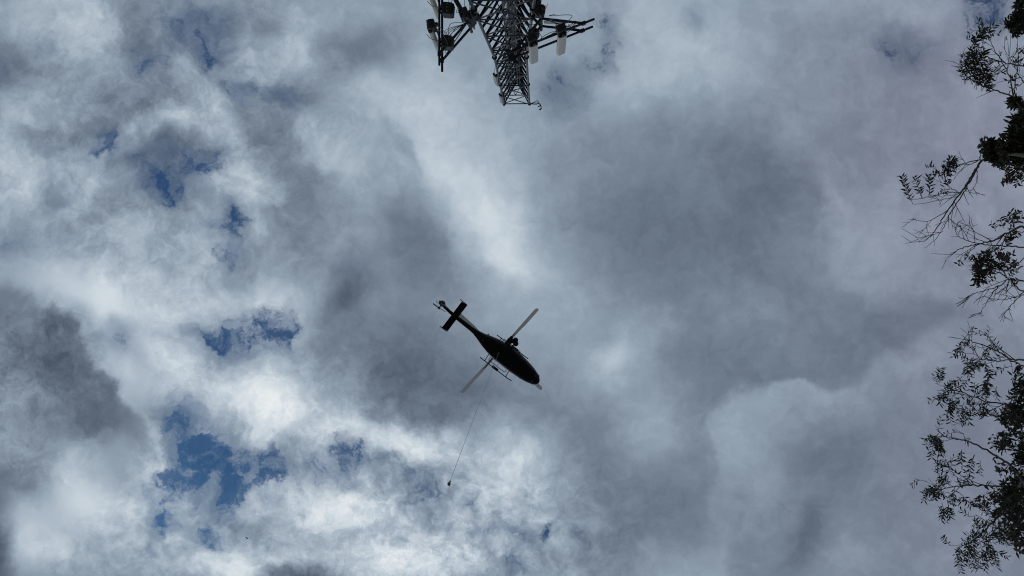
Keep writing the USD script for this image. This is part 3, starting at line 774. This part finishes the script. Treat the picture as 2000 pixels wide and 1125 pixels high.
# mast, hub and four main blades
hub = H(-4.8, 4.4, 2.35)
heli.part('rotor_mast', tube([H(-4.8, 4.2, 1.6), hub + V3(0, 0, .15)], .12, 12), 'rotor_metal')
heli.part('rotor_hub', join(tube([hub - V3(0, 0, .10), hub + V3(0, 0, .14)], .34, 16), tube([hub + V3(0, 0, .14), hub + V3(0, 0, .30)], .16, 12)), 'rotor_metal')
for k in range(4):
    a = math.radians(4.4 + 90 * k)
    d = HA * math.cos(a) + HB * math.sin(a); d = unit(d + V3(0, 0, .035)); w = unit(np.cross(V3(0, 0, 1), d))
    heli.part('blade_grip', join(tube([hub + d * .25, hub + d * 1.05], [.12, .08], 9), box((.35, .3, .1), hub + d * .55, frame_of(d, V3(0, 0, 1)), .02)), 'rotor_metal')
    lead, trail = -w, w
    out = [(.85, .10, .09), (1.3, .14, .16), (4.2, .17, .20), (4.45, .175, .26), (6.6, .185, .26), (6.85, .17, .255), (7.02, .08, .235), (7.08, -.04, .18)]
    pts = [hub + d * r + lead * l for r, l, t in out] + [hub + d * r + trail * t for r, l, t in reversed(out)]
    mid = [hub + d * r + lead * (.35 * (l + t) - t) for r, l, t in out]
    heli.part('rotor_blade', plate(pts, .045, np.cross(d, w)), 'blade', smooth=False)
# skids
SZ = -2.0
for s, y0 in ((1, 30.0), (-1, -23.8)):
    sk = heli.part('skid', tube(curve(H(47.5, y0 - .4 * s, SZ + .42), H(42, y0 - .2 * s, SZ + .08), H(34, y0, SZ), H(0, y0, SZ), H(-27.5, y0, SZ), n=5), .055, 9), 'skid')
    for x, w in ((33, 17.5), (-17.5, 17.0)):
        heli.part('cross_tube', tube(curve(H(x, .8, -1.1), H(x, .8 + s * w, -1.05), H(x + .5, (y0 + s * w) / 2 + .8 * s + 1.0, -1.35), H(x + 1.2, y0, SZ)), .048, 8), 'skid')
    heli.part('step', join(tube(curve(H(28, 20.0 * s, -1.15), H(27, 24.6 * s, -1.35), H(22, 25.2 * s, -1.38), H(-6, 25.2 * s, -1.38), H(-11, 25.0 * s, -1.36), H(-12, 19.5 * s, -1.12), n=5), .036, 7), tube([H(8, 25.2 * s, -1.38), H(8.5, 20 * s, -1.1)], .028, 6)), 'skid')
heli.part('skid_locker', box((.86, .30, .22), H(8.0, 29.6, -1.80), frame_of(HA, V3(0, 0, 1)), .03), 'skid', smooth=False)
heli.part('mirror_arm', tube([H(-8, 19, -1.0), H(-7.5, 40.5, -1.6), H(-9, 44, -1.65)], [.07, .05, .03], 7), 'skid')
# winch and lamps hung out on the right side
heli.part('winch', join(tube([H(-3, -20, .2), H(-2.5, -36.5, .25)], [.22, .19], 12), tube([H(3, -30, -.4), H(3, -30, .5)], .28, 14), box((.7, .8, .5), H(-1, -25, .0), frame_of(HA, V3(0, 0, 1)), .06)), 'skid')
heli.part('winch_cable_guide', tube([H(-2.5, -36, .25), H(-1, -46, .3)], [.05, .02], 6), 'skid')
for x, y in ((7.0, -35.5), (11.5, -30.5)):
    ball = trimesh.creation.icosphere(2, .33); ball.apply_translation(H(x, y, -.3))
    heli.part('searchlight', ball, 'skid', smooth=True)
heli.part('lamp_bracket', join(tube([H(10, -19, -.5), H(9, -33, -.3)], .09, 8), box((1.0, .22, .18), H(15, -23.0, -1.2), frame_of(HA, V3(0, 0, 1)), .03)), 'skid')
heli.part('belly_hook', join(tube([H(-4, 3, -1.1), H(-4, 3, -1.5)], .10, 9), box((.3, .2, .16), H(-4, 3, -1.56), frame_of(HA, V3(0, 0, 1)), .02)), 'rotor_metal')
for x, y, hgt in ((45, 1, .35), (-40, 2, .3), (20, -5, .2)):
    heli.part('blade_aerial', plate([H(x, y, -1.1 if x > -30 else -.62), H(x - 4, y, -1.1 if x > -30 else -.6), H(x - 5, y, -1.12 - hgt), H(x - 2.5, y, -1.12 - hgt)], .03, HB), 'skid', smooth=False)

# long line and its weighted hook
l0, l1 = H(-4, 3, -1.64), W(877.5, 944, 43.6)
ll = Thing('long_line', 'thin grey rope hanging far below the helicopter', 'rope', l0)
path = [l0 * (1 - t) + l1 * t + V3(-0.25, 0.6, 0) * (4 * t * (1 - t)) * 0.55 for t in np.linspace(0, 1, 24)]
ll.part('rope', tube(np.array(path), 0.0125, 6), 'line')
ll.part('swivel', tube([l1 + V3(0, 0, .1), l1 + V3(0, 0, .42)], .045, 8), 'weight')
hk = Thing('hook_weight', 'small black weighted hook dangling at the end of the long rope', 'hook', l1)
hk.part('weight', trimesh.creation.revolve(np.array([(0, -.30), (.06, -.28), (.088, -.2), (.09, -.05), (.07, .02), (.03, .06), (0, .07)]), 16).apply_translation(l1), 'weight', smooth=50)
hk.part('ring', tube([l1 + V3(.05 * math.cos(a), 0, .10 + .05 * math.sin(a)) for a in np.linspace(0, 6.283, 13)], .012, 6), 'rotor_metal')
hk.part('hook', tube(curve(l1 + V3(0, 0, -.28), l1 + V3(0, 0, -.36), l1 + V3(.03, .03, -.42), l1 + V3(.06, .05, -.38), l1 + V3(.06, .05, -.33)), .015, 7), 'rotor_metal')

# ------------------------------------------------------------------ a bird
bp = W(482, 1051, 128.0)
bird = Thing('bird', 'tiny dark bird in flight below the largest patch of blue', 'bird', bp)
bd = unit(V3(0.5, -0.8, 0)); bs = V3(-bd[1], bd[0], 0)
bird.part('body', tube([bp - bd * .20, bp - bd * .12, bp, bp + bd * .09, bp + bd * .14, bp + bd * .19], [.004, .022, .034, .026, .024, .004], 8), 'bird')
for s in (-1, 1):
    bird.part('wing', plate([bp + bd * .06 + bs * (s * .02), bp + bd * .09 + bs * (s * .16) + V3(0, 0, .06), bp - bd * .03 + bs * (s * .34) + V3(0, 0, .02), bp - bd * .05 + bs * (s * .17) + V3(0, 0, .05), bp - bd * .05 + bs * (s * .02)], .008, V3(0, 0, 1)), 'bird', smooth=False)
bird.part('tail', plate([bp - bd * .15 + bs * .012, bp - bd * .29 + bs * .035, bp - bd * .29 - bs * .035, bp - bd * .15 - bs * .012], .006, V3(0, 0, 1)), 'bird', smooth=False)


# ------------------------------------------------------------------ trees along the right edge
def leaf_geom(p, d, n, length, width, V, Fc):
    """One folded lens-shaped leaf from p along d, blade normal n."""
    s = unit(np.cross(d, n)); n = np.cross(s, d)
    o = len(V)
    V += [p, p + d * length * .38 + s * width * .5 + n * width * .12, p + d * length * .42 - n * width * .05, p + d * length * .38 - s * width * .5 + n * width * .12,
          p + d * length * .75 + s * width * .32 - n * length * .05, p + d * length * .75 - s * width * .32 - n * length * .05, p + d * length - n * length * .14]
    Fc += [(o, o + 1, o + 2), (o, o + 2, o + 3), (o + 1, o + 4, o + 2), (o + 2, o + 4, o + 5), (o + 2, o + 5, o + 3), (o + 4, o + 6, o + 5)]


class Tree:
    def __init__(self, name, label, base, mat, seed, group=None):
        self.t = Thing(name, label, 'tree', base, group)
        self.rng, self.mat, self.base = random.Random(seed), mat, np.asarray(base, float)

    def rv(self, k=1.0):
        r = self.rng
        return V3(r.gauss(0, 1), r.gauss(0, 1), r.gauss(0, 1)) * k

    def ball(self, k=1.0):
        return unit(self.rv()) * k * self.rng.random() ** .45

    def trunk(self, pts, r0, r1):
        p = curve(*pts, n=6)
        k = np.linspace(0, 1, len(p))
        self.t.part('trunk', tube(p, r1 + (r0 - r1) * (1 - k) ** 2.4, 12), 'bark')

    def wood(self, start, d, length, r0, sway=0.25, segs=7, droop=0.0):
        p, pts = np.asarray(start, float), [np.asarray(start, float)]
        d = unit(d)
        for k in range(segs):
            d = unit(d + self.rv(sway / 2.2) + V3(0, 0, -droop / segs))
            p = p + d * length / segs
            pts.append(p)
        return np.array(pts), np.linspace(r0, max(r0 * .25, .0022), segs + 1)

    def limb(self, px, r0, r1, twigs=6, tl=0.5, bare=True, from_t=0.25):
        """A limb through photo points (u, v, height), with bare side twigs; returns the wooden paths that leaves can grow on."""
        p = curve(*[W(*q) for q in px], n=7)
        r0, r1 = r0 * .8, r1 * .8
        p[1:-1] += np.array([self.rv(.005) for _ in range(len(p) - 2)])
        rr = np.linspace(r0, r1, len(p))
        ms, paths = [tube(p, rr, 7)], [p]
        for k in range(twigs):
            i = int(self.rng.uniform(from_t, .97) * (len(p) - 1))
            d0 = unit(p[min(i + 1, len(p) - 1)] - p[max(i - 1, 0)])
            side = unit(np.cross(d0, self.rv()))
            q, qr = self.wood(p[i], d0 * self.rng.uniform(.5, 1.0) + side * self.rng.uniform(.4, .9), tl * self.rng.uniform(.5, 1.15) * (1.15 - .75 * i / len(p)), max(min(rr[i] * .6, .009), .0035), .12)
            ms.append(tube(q, qr, 5)); paths.append(q)
            for _ in range(self.rng.choice((0, 1, 2))):
                j = self.rng.randrange(2, len(q) - 1)
                e = unit(q[j + 1] - q[j - 1])
                w, wr = self.wood(q[j], e + unit(np.cross(e, self.rv())) * .7, tl * .45 * self.rng.uniform(.6, 1.2), .0035, .12, 5)
                ms.append(tube(w, wr, 4)); paths.append(w)
        self.t.part('limb', join(*ms), 'bark')
        return paths

    def twig_leaves(self, pts, n, length, width, hang, V, Fc, spread=.8, t0=.15):
        """Leaves set left and right along a path, hanging towards HANG."""
        pts = np.asarray(pts)
        for k in range(n):
            t = t0 + (1 - t0) * (k + self.rng.uniform(0, .8)) / n
            f = min(t, .999) * (len(pts) - 1); i = int(f)
            p = pts[i] + (pts[i + 1] - pts[i]) * (f - i); ax = unit(pts[i + 1] - pts[i])
            side = unit(np.cross(ax, V3(0.2, 0.1, 1))) * (1 if k % 2 else -1)
            d = unit(ax * .55 + side * spread * self.rng.uniform(.6, 1.2) + np.asarray(hang) * self.rng.uniform(.5, 1.2) + self.rv(.18))
            leaf_geom(p, d, unit(V3(0, 0, 1) + self.rv(.55)), length * self.rng.uniform(.65, 1.25), width * self.rng.uniform(.8, 1.25), V, Fc)

    def spray(self, start, d, length, n, leaf=.072, width=.017, hang=(0, 0, -.35), droop=.35, mat=None):
        """One leafy twig: a part of its own."""
        pts, rr = self.wood(start, d, length, .0045, .16, 6, droop)
        V, Fc = [], []
        self.twig_leaves(pts, n, leaf, width, hang, V, Fc)
        st = tube(pts, rr * .8, 4)
        self.t.part('leafy_twig', join(trimesh.Trimesh(np.array(V), np.array(Fc), process=False), st), mat or self.mat, smooth=False)

    def leafy(self, paths, every, length, n, leaf=.072, width=.017, hang=(0, 0, -.35), along=.6, keep=1.0, tmin=.2, droop=.35):
        for p in paths:
            L = np.linalg.norm(np.diff(p, axis=0), axis=1).sum()
            m = max(1, int(L / every))
            for k in range(m):
                if self.rng.random() > keep:
                    continue
                t = tmin + (1 - tmin) * (k + self.rng.random()) / m
                f = min(t, .999) * (len(p) - 1); i = int(f)
                q = p[i] + (p[i + 1] - p[i]) * (f - i); ax = unit(p[i + 1] - p[i])
                self.spray(q, ax * along + unit(np.cross(ax, self.rv())) * .7 + V3(0, 0, -.15), length * self.rng.uniform(.6, 1.3), max(4, int(n * self.rng.uniform(.6, 1.3))), leaf, width, hang, droop)

    def mass(self, px, count, radius, leaf=.08, width=.03, mat=None):
        """Dense foliage round photo points (u, v, height): one part nobody could count."""
        V, Fc = [], []
        for (u, v, z, rad) in px:
            c = W(u, v, z)
            lumps = [c + self.ball(rad * .8) for _ in range(max(3, int(rad * 9)))]
            for k in range(int(count * rad * rad)):
                l = self.rng.choice(lumps)
                q = l + self.ball(radius * rad * 2.0)
                leaf_geom(q, unit(self.rv() + V3(0, 0, -.5)), unit(V3(0, 0, .8) + self.rv(.7)), leaf * self.rng.uniform(.6, 1.3), width * self.rng.uniform(.8, 1.3), V, Fc)
        self.t.part('foliage', trimesh.Trimesh(np.array(V), np.array(Fc), process=False), mat or self.mat, smooth=False, kind='stuff')


# 1: tall one at the upper right, leaves drooping from a fan of twigs
T1 = Tree('tree', 'tall dark tree at the upper right with a drooping spray of slender leaves', (8.2, -4.4, 0), 'leaf_dark', 11)
top1 = W(1992, 215, 12.4)
T1.trunk([V3(8.2, -4.4, 0), V3(8.0, -4.2, 5), V3(7.8, -3.6, 8.6), W(2060, 270, 10.9), W(2022, 250, 11.7), top1, W(1978, 188, 13.0)], .15, .016)
p = []
p += T1.limb([(1978, 188, 12.9), (1950, 178, 13.1), (1920, 168, 13.2), (1890, 150, 13.2), (1876, 128, 13.2), (1880, 106, 13.2)], .014, .004, 5, .35)
p += T1.limb([(2010, 130, 12.5), (1968, 124, 12.8), (1935, 114, 13.0), (1905, 98, 13.2), (1900, 90, 13.2)], .012, .004, 6, .45)
fan = []
fan += T1.limb([(1979, 186, 12.9), (1972, 150, 13.1), (1955, 118, 13.3), (1938, 90, 13.4), (1934, 66, 13.4)], .012, .003, 7, .55)
fan += T1.limb([(1981, 184, 12.9), (1985, 150, 13.0), (1990, 118, 13.1), (1986, 86, 13.2)], .011, .003, 6, .5)
fan += T1.limb([(2008, 170, 12.6), (1992, 150, 12.9), (1975, 118, 13.2), (1958, 90, 13.3)], .010, .003, 6, .5)
T1.leafy(fan, .30, .16, 5, .07, .024, keep=.55)
sp = np.random.RandomState(3)
for u, v, du, dv, L, n in ((1896, 92, 14, -22, .40, 15), (1908, 82, 14, -14, .34, 13), (1900, 96, 10, -26, .30, 12),
                           (1885, 140, 10, -36, .42, 17), (1878, 150, 4, -34, .36, 14), (1892, 158, 8, -40, .40, 16), (1898, 165, 14, -46, .45, 18), (1905, 150, 12, -34, .34, 13), (1912, 168, 10, -34, .36, 15), (1916, 178, 8, -32, .33, 14), (1922, 172, 8, -26, .25, 10), (1886, 164, 4, -30, .30, 11), (1905, 176, 6, -30, .30, 12), (1928, 182, 5, -18, .2, 8), (1909, 120, 8, -20, .22, 8), (1925, 135, 8, -18, .22, 6), (1941, 150, 6, -14, .2, 6)):
    for k in range(2):
        a = W(u + sp.uniform(-3, 3), v + sp.uniform(-3, 3), 13.15 + sp.uniform(-.15, .15)); b = W(u + du, v + dv, 13.1)
        T1.spray(a, b - a, L, n, .088, .021, (.12, .05, .0), .05)
T1.mass([(1984, 196, 12.4, .09), (1988, 212, 12.3, .14), (1990, 234, 12.1, .17), (1988, 256, 12.0, .18), (1990, 278, 11.9, .16), (2010, 250, 11.8, .3)], 14000, .22, .08, .03, 'leaf_olive')
T1.mass([(1990, 10, 12.6, .10), (1988, 40, 12.5, .15), (1997, 58, 12.4, .12), (2010, 30, 12.5, .2)], 14000, .22)
T1.limb([(2030, 70, 12.2), (2004, 40, 12.5), (1990, 15, 12.7), (1988, -10, 12.8)], .02, .006, 4, .3)

# 2: bare limbs reaching furthest towards the middle
T2 = Tree('tree', 'sparse tree whose nearly bare forked limb reaches furthest in from the right edge', (7.6, -2.9, 0), 'leaf_dark', 23)
T2.trunk([V3(7.6, -2.9, 0), V3(7.5, -2.8, 6), W(2120, 330, 9.6), W(2040, 312, 10.9), W(1985, 302, 11.6), W(1945, 304, 12.2), W(1916, 314, 12.5)], .10, .014)
tw = T2.limb([(1917, 313, 12.5), (1903, 336, 12.6), (1884, 366, 12.7), (1868, 388, 12.8), (1846, 418, 12.9), (1830, 446, 13.0), (1812, 466, 13.0), (1795, 474, 13.0)], .019, .004, 8, .5)
T2.limb([(1914, 316, 12.5), (1898, 348, 12.4), (1880, 380, 12.5), (1862, 408, 12.6), (1845, 440, 12.6), (1830, 465, 12.6), (1806, 484, 12.6)], .013, .003, 5, .4)
T2.limb([(1852, 410, 12.9), (1826, 426, 12.9), (1806, 432, 12.9), (1778, 428, 12.9)], .007, .003, 4, .3)
l1_ = T2.limb([(1872, 376, 12.7), (1850, 376, 12.8), (1822, 383, 12.9), (1796, 388, 13.0), (1775, 390, 13.0)], .009, .004, 2, .2)
l2_ = T2.limb([(1868, 384, 12.7), (1835, 391, 12.7), (1808, 396, 12.8), (1785, 400, 12.8)], .006, .003, 3, .2)
for u, v, du, dv, L, n in ((1783, 399, -18, -44, .44, 17), (1778, 392, -12, -34, .38, 14), (1802, 388, -10, -34, .34, 13), (1800, 386, -8, -30, .28, 11), (1817, 386, -2, -36, .34, 13), (1814, 384, -1, -30, .28, 10), (1830, 384, 6, -8, .12, 5), (1842, 380, 4, -10, .12, 4)):
    a = W(u, v, 12.95); b = W(u + du, v + dv, 12.95)
    T2.spray(a, b - a, L, n, .075, .021, (.10, .06, 0), .02)
m1 = T2.limb([(1915, 312, 12.5), (1895, 316, 12.6), (1872, 322, 12.7), (1856, 328, 12.7), (1840, 334, 12.7)], .010, .004, 5, .3)
T2.limb([(1910, 314, 12.4), (1893, 322, 12.5), (1878, 322, 12.5), (1866, 328, 12.5)], .008, .003, 4, .25)
m2 = T2.limb([(1870, 374, 12.7), (1854, 366, 12.7), (1848, 352, 12.7), (1838, 344, 12.7), (1832, 334, 12.7)], .007, .003, 3, .25)
T2.limb([(1908, 328, 12.5), (1908, 345, 12.5), (1904, 362, 12.5), (1892, 378, 12.5)], .006, .003, 3, .25)
T2.limb([(1914, 312, 12.5), (1916, 296, 12.6), (1918, 276, 12.6)], .009, .003, 3, .25)
T2.leafy(m2, .14, .12, 6, .06, .024, keep=.8)
T2.mass([(1857, 324, 12.7, .13), (1852, 330, 12.7, .09)], 9000, .30, .055, .02)
T2.mass([(1936, 286, 12.2, .13), (1940, 303, 12.2, .13), (1950, 312, 12.2, .11), (1930, 278, 12.3, .07), (1962, 295, 12.0, .11), (1976, 300, 11.9, .13), (1988, 290, 11.8, .16)], 15000, .24, .075, .036, 'leaf_olive')
T2.mass([(1966, 310, 12.1, .08), (1930, 278, 12.3, .06), (1962, 270, 12.2, .10), (1990, 318, 11.8, .12)], 6000, .3, .08, .036, 'leaf_olive')

# 3: upright bare twigs with a round tuft of leaves
T3 = Tree('tree', 'thin tree between the bare limb and the bushy crown, a leaf tuft below twiggy limbs', (7.9, -.9, 0), 'leaf_brown', 37)
T3.trunk([V3(7.9, -.9, 0), V3(7.7, -.85, 6), W(2110, 500, 9.9), W(2050, 490, 10.8), W(2022, 485, 11.2)], .13, .022)
T3.limb([(2025, 485, 11.2), (2000, 444, 11.8), (1970, 454, 12.1), (1946, 468, 12.3), (1915, 476, 12.5), (1890, 481, 12.6), (1868, 490, 12.7), (1856, 496, 12.7)], .020, .004, 9, .5)
T3.limb([(2022, 487, 11.2), (1990, 482, 11.9), (1955, 480, 12.2), (1912, 476, 12.5), (1880, 466, 12.6), (1868, 458, 12.7)], .014, .004, 8, .4)
T3.limb([(1910, 477, 12.5), (1893, 492, 12.6), (1880, 500, 12.6), (1872, 516, 12.6)], .007, .003, 4, .3)
T3.limb([(1904, 474, 12.5), (1903, 458, 12.6), (1896, 442, 12.6), (1893, 432, 12.6)], .006, .003, 3, .3)
T3.limb([(1868, 458, 12.7), (1866, 444, 12.7), (1872, 432, 12.7)], .005, .003, 2, .2)
up3 = T3.limb([(2010, 452, 11.7), (1988, 452, 11.9), (1980, 438, 12.0), (1975, 425, 12.0)], .007, .003, 3, .25)
up3 += T3.limb([(2030, 400, 11.5), (2000, 345, 12.0), (1980, 352, 12.1), (1972, 352, 12.1)], .008, .003, 4, .3)
T3.leafy(up3, .12, .12, 6, .07, .026, keep=.9)
for u, v in ((1972, 350), (1985, 345), (1995, 352), (2000, 340), (1990, 338), (1978, 356), (1996, 360), (1965, 338), (1988, 330), (1974, 440), (1960, 446), (1982, 432), (1945, 452)):
    a = W(u, v, 12.0); T3.spray(a, W(u - 4, v - 10, 12.0) - a, .13, 7, .075, .026)
low3 = []
low3 += T3.limb([(2040, 560, 11.2), (2000, 548, 11.8), (1975, 546, 12.1), (1950, 532, 12.3), (1925, 522, 12.5), (1908, 516, 12.5)], .015, .004, 8, .35)
low3 += T3.limb([(1998, 520, 11.9), (1970, 530, 12.1), (1945, 520, 12.3), (1930, 504, 12.4)], .010, .003, 6, .3)
low3 += T3.limb([(2005, 500, 11.8), (1980, 516, 12.1), (1958, 508, 12.2), (1940, 496, 12.3)], .008, .003, 6, .3)
T3.leafy(low3, .17, .14, 7, .065, .026, keep=.62)
for u, v, du, dv, L, n in ((1914, 508, -8, 14, .18, 9), (1915, 516, -4, 20, .24, 12), (1920, 520, -6, 22, .26, 13), (1912, 520, 4, 24, .26, 13), (1925, 512, -14, 4, .2, 10), (1930, 498, -10, 8, .2, 10), (1938, 492, -12, 2, .18, 9), (1918, 505, -16, -2, .2, 8), (1960, 500, -8, -4, .18, 8), (1975, 498, -8, 0, .18, 8), (1985, 505, -4, 8, .18, 8), (1942, 505, -8, 8, .2, 9), (1972, 478, -5, -6, .15, 7), (1968, 472, 6, -8, .14, 7)):
    for k in range(2):
        a = W(u + sp.uniform(-3, 3), v + sp.uniform(-3, 3), 12.4 + sp.uniform(-.1, .1)); b = W(u + du, v + dv, 12.4)
        T3.spray(a, b - a, L, n, .065, .03, (0, 0, -.2), .1)
T3.limb([(2030, 570, 11.3), (1992, 566, 11.9), (1972, 546, 12.2), (1952, 558, 12.3), (1928, 566, 12.4), (1905, 572, 12.5), (1886, 581, 12.5)], .013, .004, 8, .35)
T3.limb([(1950, 558, 12.3), (1938, 574, 12.4), (1926, 592, 12.5), (1910, 617, 12.5)], .009, .003, 4, .3)
T3.limb([(2010, 560, 11.8), (1988, 582, 12.0), (1972, 600, 12.1), (1956, 620, 12.2)], .009, .003, 4, .25)
T3.limb([(2010, 572, 11.7), (1985, 580, 12.0), (1960, 586, 12.2), (1945, 584, 12.3)], .009, .003, 6, .35)
T3.limb([(1972, 546, 12.2), (1966, 565, 12.2), (1965, 585, 12.2)], .008, .003, 4, .3)

# 4: big leafy crown filling the lower right corner
T4 = Tree('tree', 'big leafy tree filling the lower right corner, limbs fanning inward', (7.7, 2.6, 0), 'leaf_dark', 51)
T4.trunk([V3(7.7, 2.6, 0), V3(7.6, 2.6, 5), V3(7.3, 2.5, 8.5), W(2090, 950, 9.9), W(2030, 947, 10.7), W(1995, 945, 11.2)], .2, .028)
W4 = {}
W4['a'] = T4.limb([(2030, 760, 10.8), (2005, 706, 11.5), (1975, 702, 11.9), (1955, 690, 12.1), (1930, 678, 12.3), (1910, 671, 12.4), (1892, 664, 12.5), (1878, 656, 12.6)], .018, .004, 8, .45)
W4['b'] = T4.limb([(2010, 720, 11.4), (1975, 705, 11.9), (1945, 704, 12.1), (1915, 702, 12.3), (1890, 702, 12.4)], .011, .004, 6, .4)
W4['c'] = T4.limb([(2025, 830, 10.8), (1995, 800, 11.5), (1965, 790, 11.8), (1930, 785, 12.1), (1900, 775, 12.3), (1875, 764, 12.4), (1850, 762, 12.5), (1830, 763, 12.6)], .016, .004, 9, .45)
W4['d'] = T4.limb([(2000, 945, 11.1), (1975, 910, 11.6), (1945, 890, 11.9), (1915, 873, 12.1), (1885, 860, 12.3), (1858, 856, 12.4), (1838, 852, 12.5), (1828, 856, 12.5)], .020, .005, 9, .4)
W4['e'] = T4.limb([(1998, 948, 11.1), (1965, 949, 11.6), (1930, 949, 12.0), (1895, 948, 12.2), (1860, 952, 12.4), (1835, 956, 12.5), (1812, 954, 12.5)], .018, .004, 9, .4)
W4['f'] = T4.limb([(1996, 946, 11.1), (1975, 968, 11.5), (1955, 1000, 11.8), (1935, 1024, 12.0), (1912, 1046, 12.2), (1890, 1062, 12.3), (1868, 1070, 12.4)], .022, .005, 7, .35)
W4['g'] = T4.limb([(2010, 870, 11.1), (1985, 850, 11.5), (1962, 828, 11.8), (1940, 812, 12.0), (1915, 806, 12.1), (1890, 815, 12.3)], .013, .004, 8, .4)
W4['h'] = T4.limb([(1900, 948, 12.2), (1880, 930, 12.3), (1862, 918, 12.4), (1850, 910, 12.4)], .008, .003, 4, .3)
W4['i'] = T4.limb([(2000, 1000, 11.2), (1970, 1020, 11.6), (1940, 1040, 11.9), (1930, 1062, 12.0), (1936, 1085, 12.0)], .012, .004, 6, .3)
T4.leafy(W4['a'], .24, .17, 7, keep=.45, tmin=.35)
T4.leafy(W4['b'], .16, .19, 8, keep=.6)
T4.leafy(W4['c'], .2, .19, 8, keep=.55)
T4.leafy(W4['g'], .17, .19, 8, keep=.6)
T4.leafy(W4['d'], .2, .18, 8, keep=.6)
T4.leafy(W4['e'], .2, .18, 8, keep=.6)
T4.leafy(W4['f'], .15, .19, 9, keep=.65)
T4.leafy(W4['h'], .12, .17, 7, keep=.8)
T4.leafy(W4['i'], .12, .2, 9, keep=.8)
hand = [(1895, 705, -6, 12), (1905, 700, -8, 14), (1915, 706, -4, 16), (1925, 708, 0, 18), (1930, 725, -2, 16), (1935, 740, -6, 14), (1925, 748, -8, 14), (1912, 745, -8, 12), (1945, 755, -4, 14), (1932, 760, -10, 10),
        (1880, 735, -10, 10), (1890, 735, -8, 14), (1885, 800, 0, 18), (1878, 790, -4, 16), (1872, 780, -8, 12), (1860, 790, -6, 14),
        (1835, 850, -8, 10), (1830, 858, -8, 12), (1832, 862, 2, 16), (1842, 872, 2, 16), (1880, 880, -2, 18), (1900, 890, -4, 18), (1915, 895, -2, 18),
        (1840, 950, -14, 4), (1825, 955, -12, 8), (1835, 962, -8, 14), (1850, 950, -8, -14), (1848, 985, 4, 26), (1840, 990, 6, 24), (1836, 985, 8, 22), (1860, 965, 0, 16), (1875, 968, 10, 10), (1890, 975, 14, 8), (1905, 985, 16, 8), (1920, 990, 16, 12), (1925, 1000, 12, 16),
        (1905, 1050, -6, 26), (1895, 1055, -4, 28), (1885, 1062, -4, 28), (1875, 1070, -2, 26), (1870, 1080, 2, 26), (1915, 1045, 0, 26), (1925, 1048, 6, 24), (1900, 1070, 4, 24), (1888, 1080, 6, 24), (1930, 1040, 10, 24), (1940, 1030, 12, 20), (1950, 1015, 12, 18),
        (1845, 765, -6, 12), (1855, 768, -4, 14), (1838, 705 + 40, -2, -14)]
for u, v, du, dv in hand:
    for k in range(1 + (sp.uniform() < .6)):
        a = W(u + sp.uniform(-5, 5), v + sp.uniform(-5, 5), 12.3 + sp.uniform(-.2, .2)); b = W(u + du, v + dv, 12.3)
        T4.spray(a, b - a, .26 * sp.uniform(.7, 1.2), int(sp.uniform(8, 14)), .074, .018, (.02, .06, -.1), .1)
T4.mass([(2005, 780, 11.4, .26), (1998, 820, 11.4, .24), (1990, 860, 11.5, .24), (1985, 895, 11.5, .22), (2000, 900, 11.3, .3), (1990, 935, 11.4, .24), (2005, 970, 11.2, .3), (1988, 985, 11.5, .24), (1972, 960, 11.6, .14), (1972, 990, 11.6, .16), (1995, 1015, 11.3, .26), (1980, 1030, 11.6, .14), (1972, 850, 11.7, .12), (1980, 815, 11.6, .14), (2000, 745, 11.5, .14)], 3600, .26, .085, .026)
T4.mass([(1992, 765, 11.5, .12), (1978, 790, 11.7, .12), (1962, 872, 11.8, .10), (1958, 910, 11.9, .10), (1938, 968, 12.0, .11), (1920, 978, 12.1, .09), (1945, 1005, 11.9, .12), (1992, 1050, 11.5, .15), (1985, 720, 11.7, .08)], 3600, .28, .085, .026, 'leaf_brown')
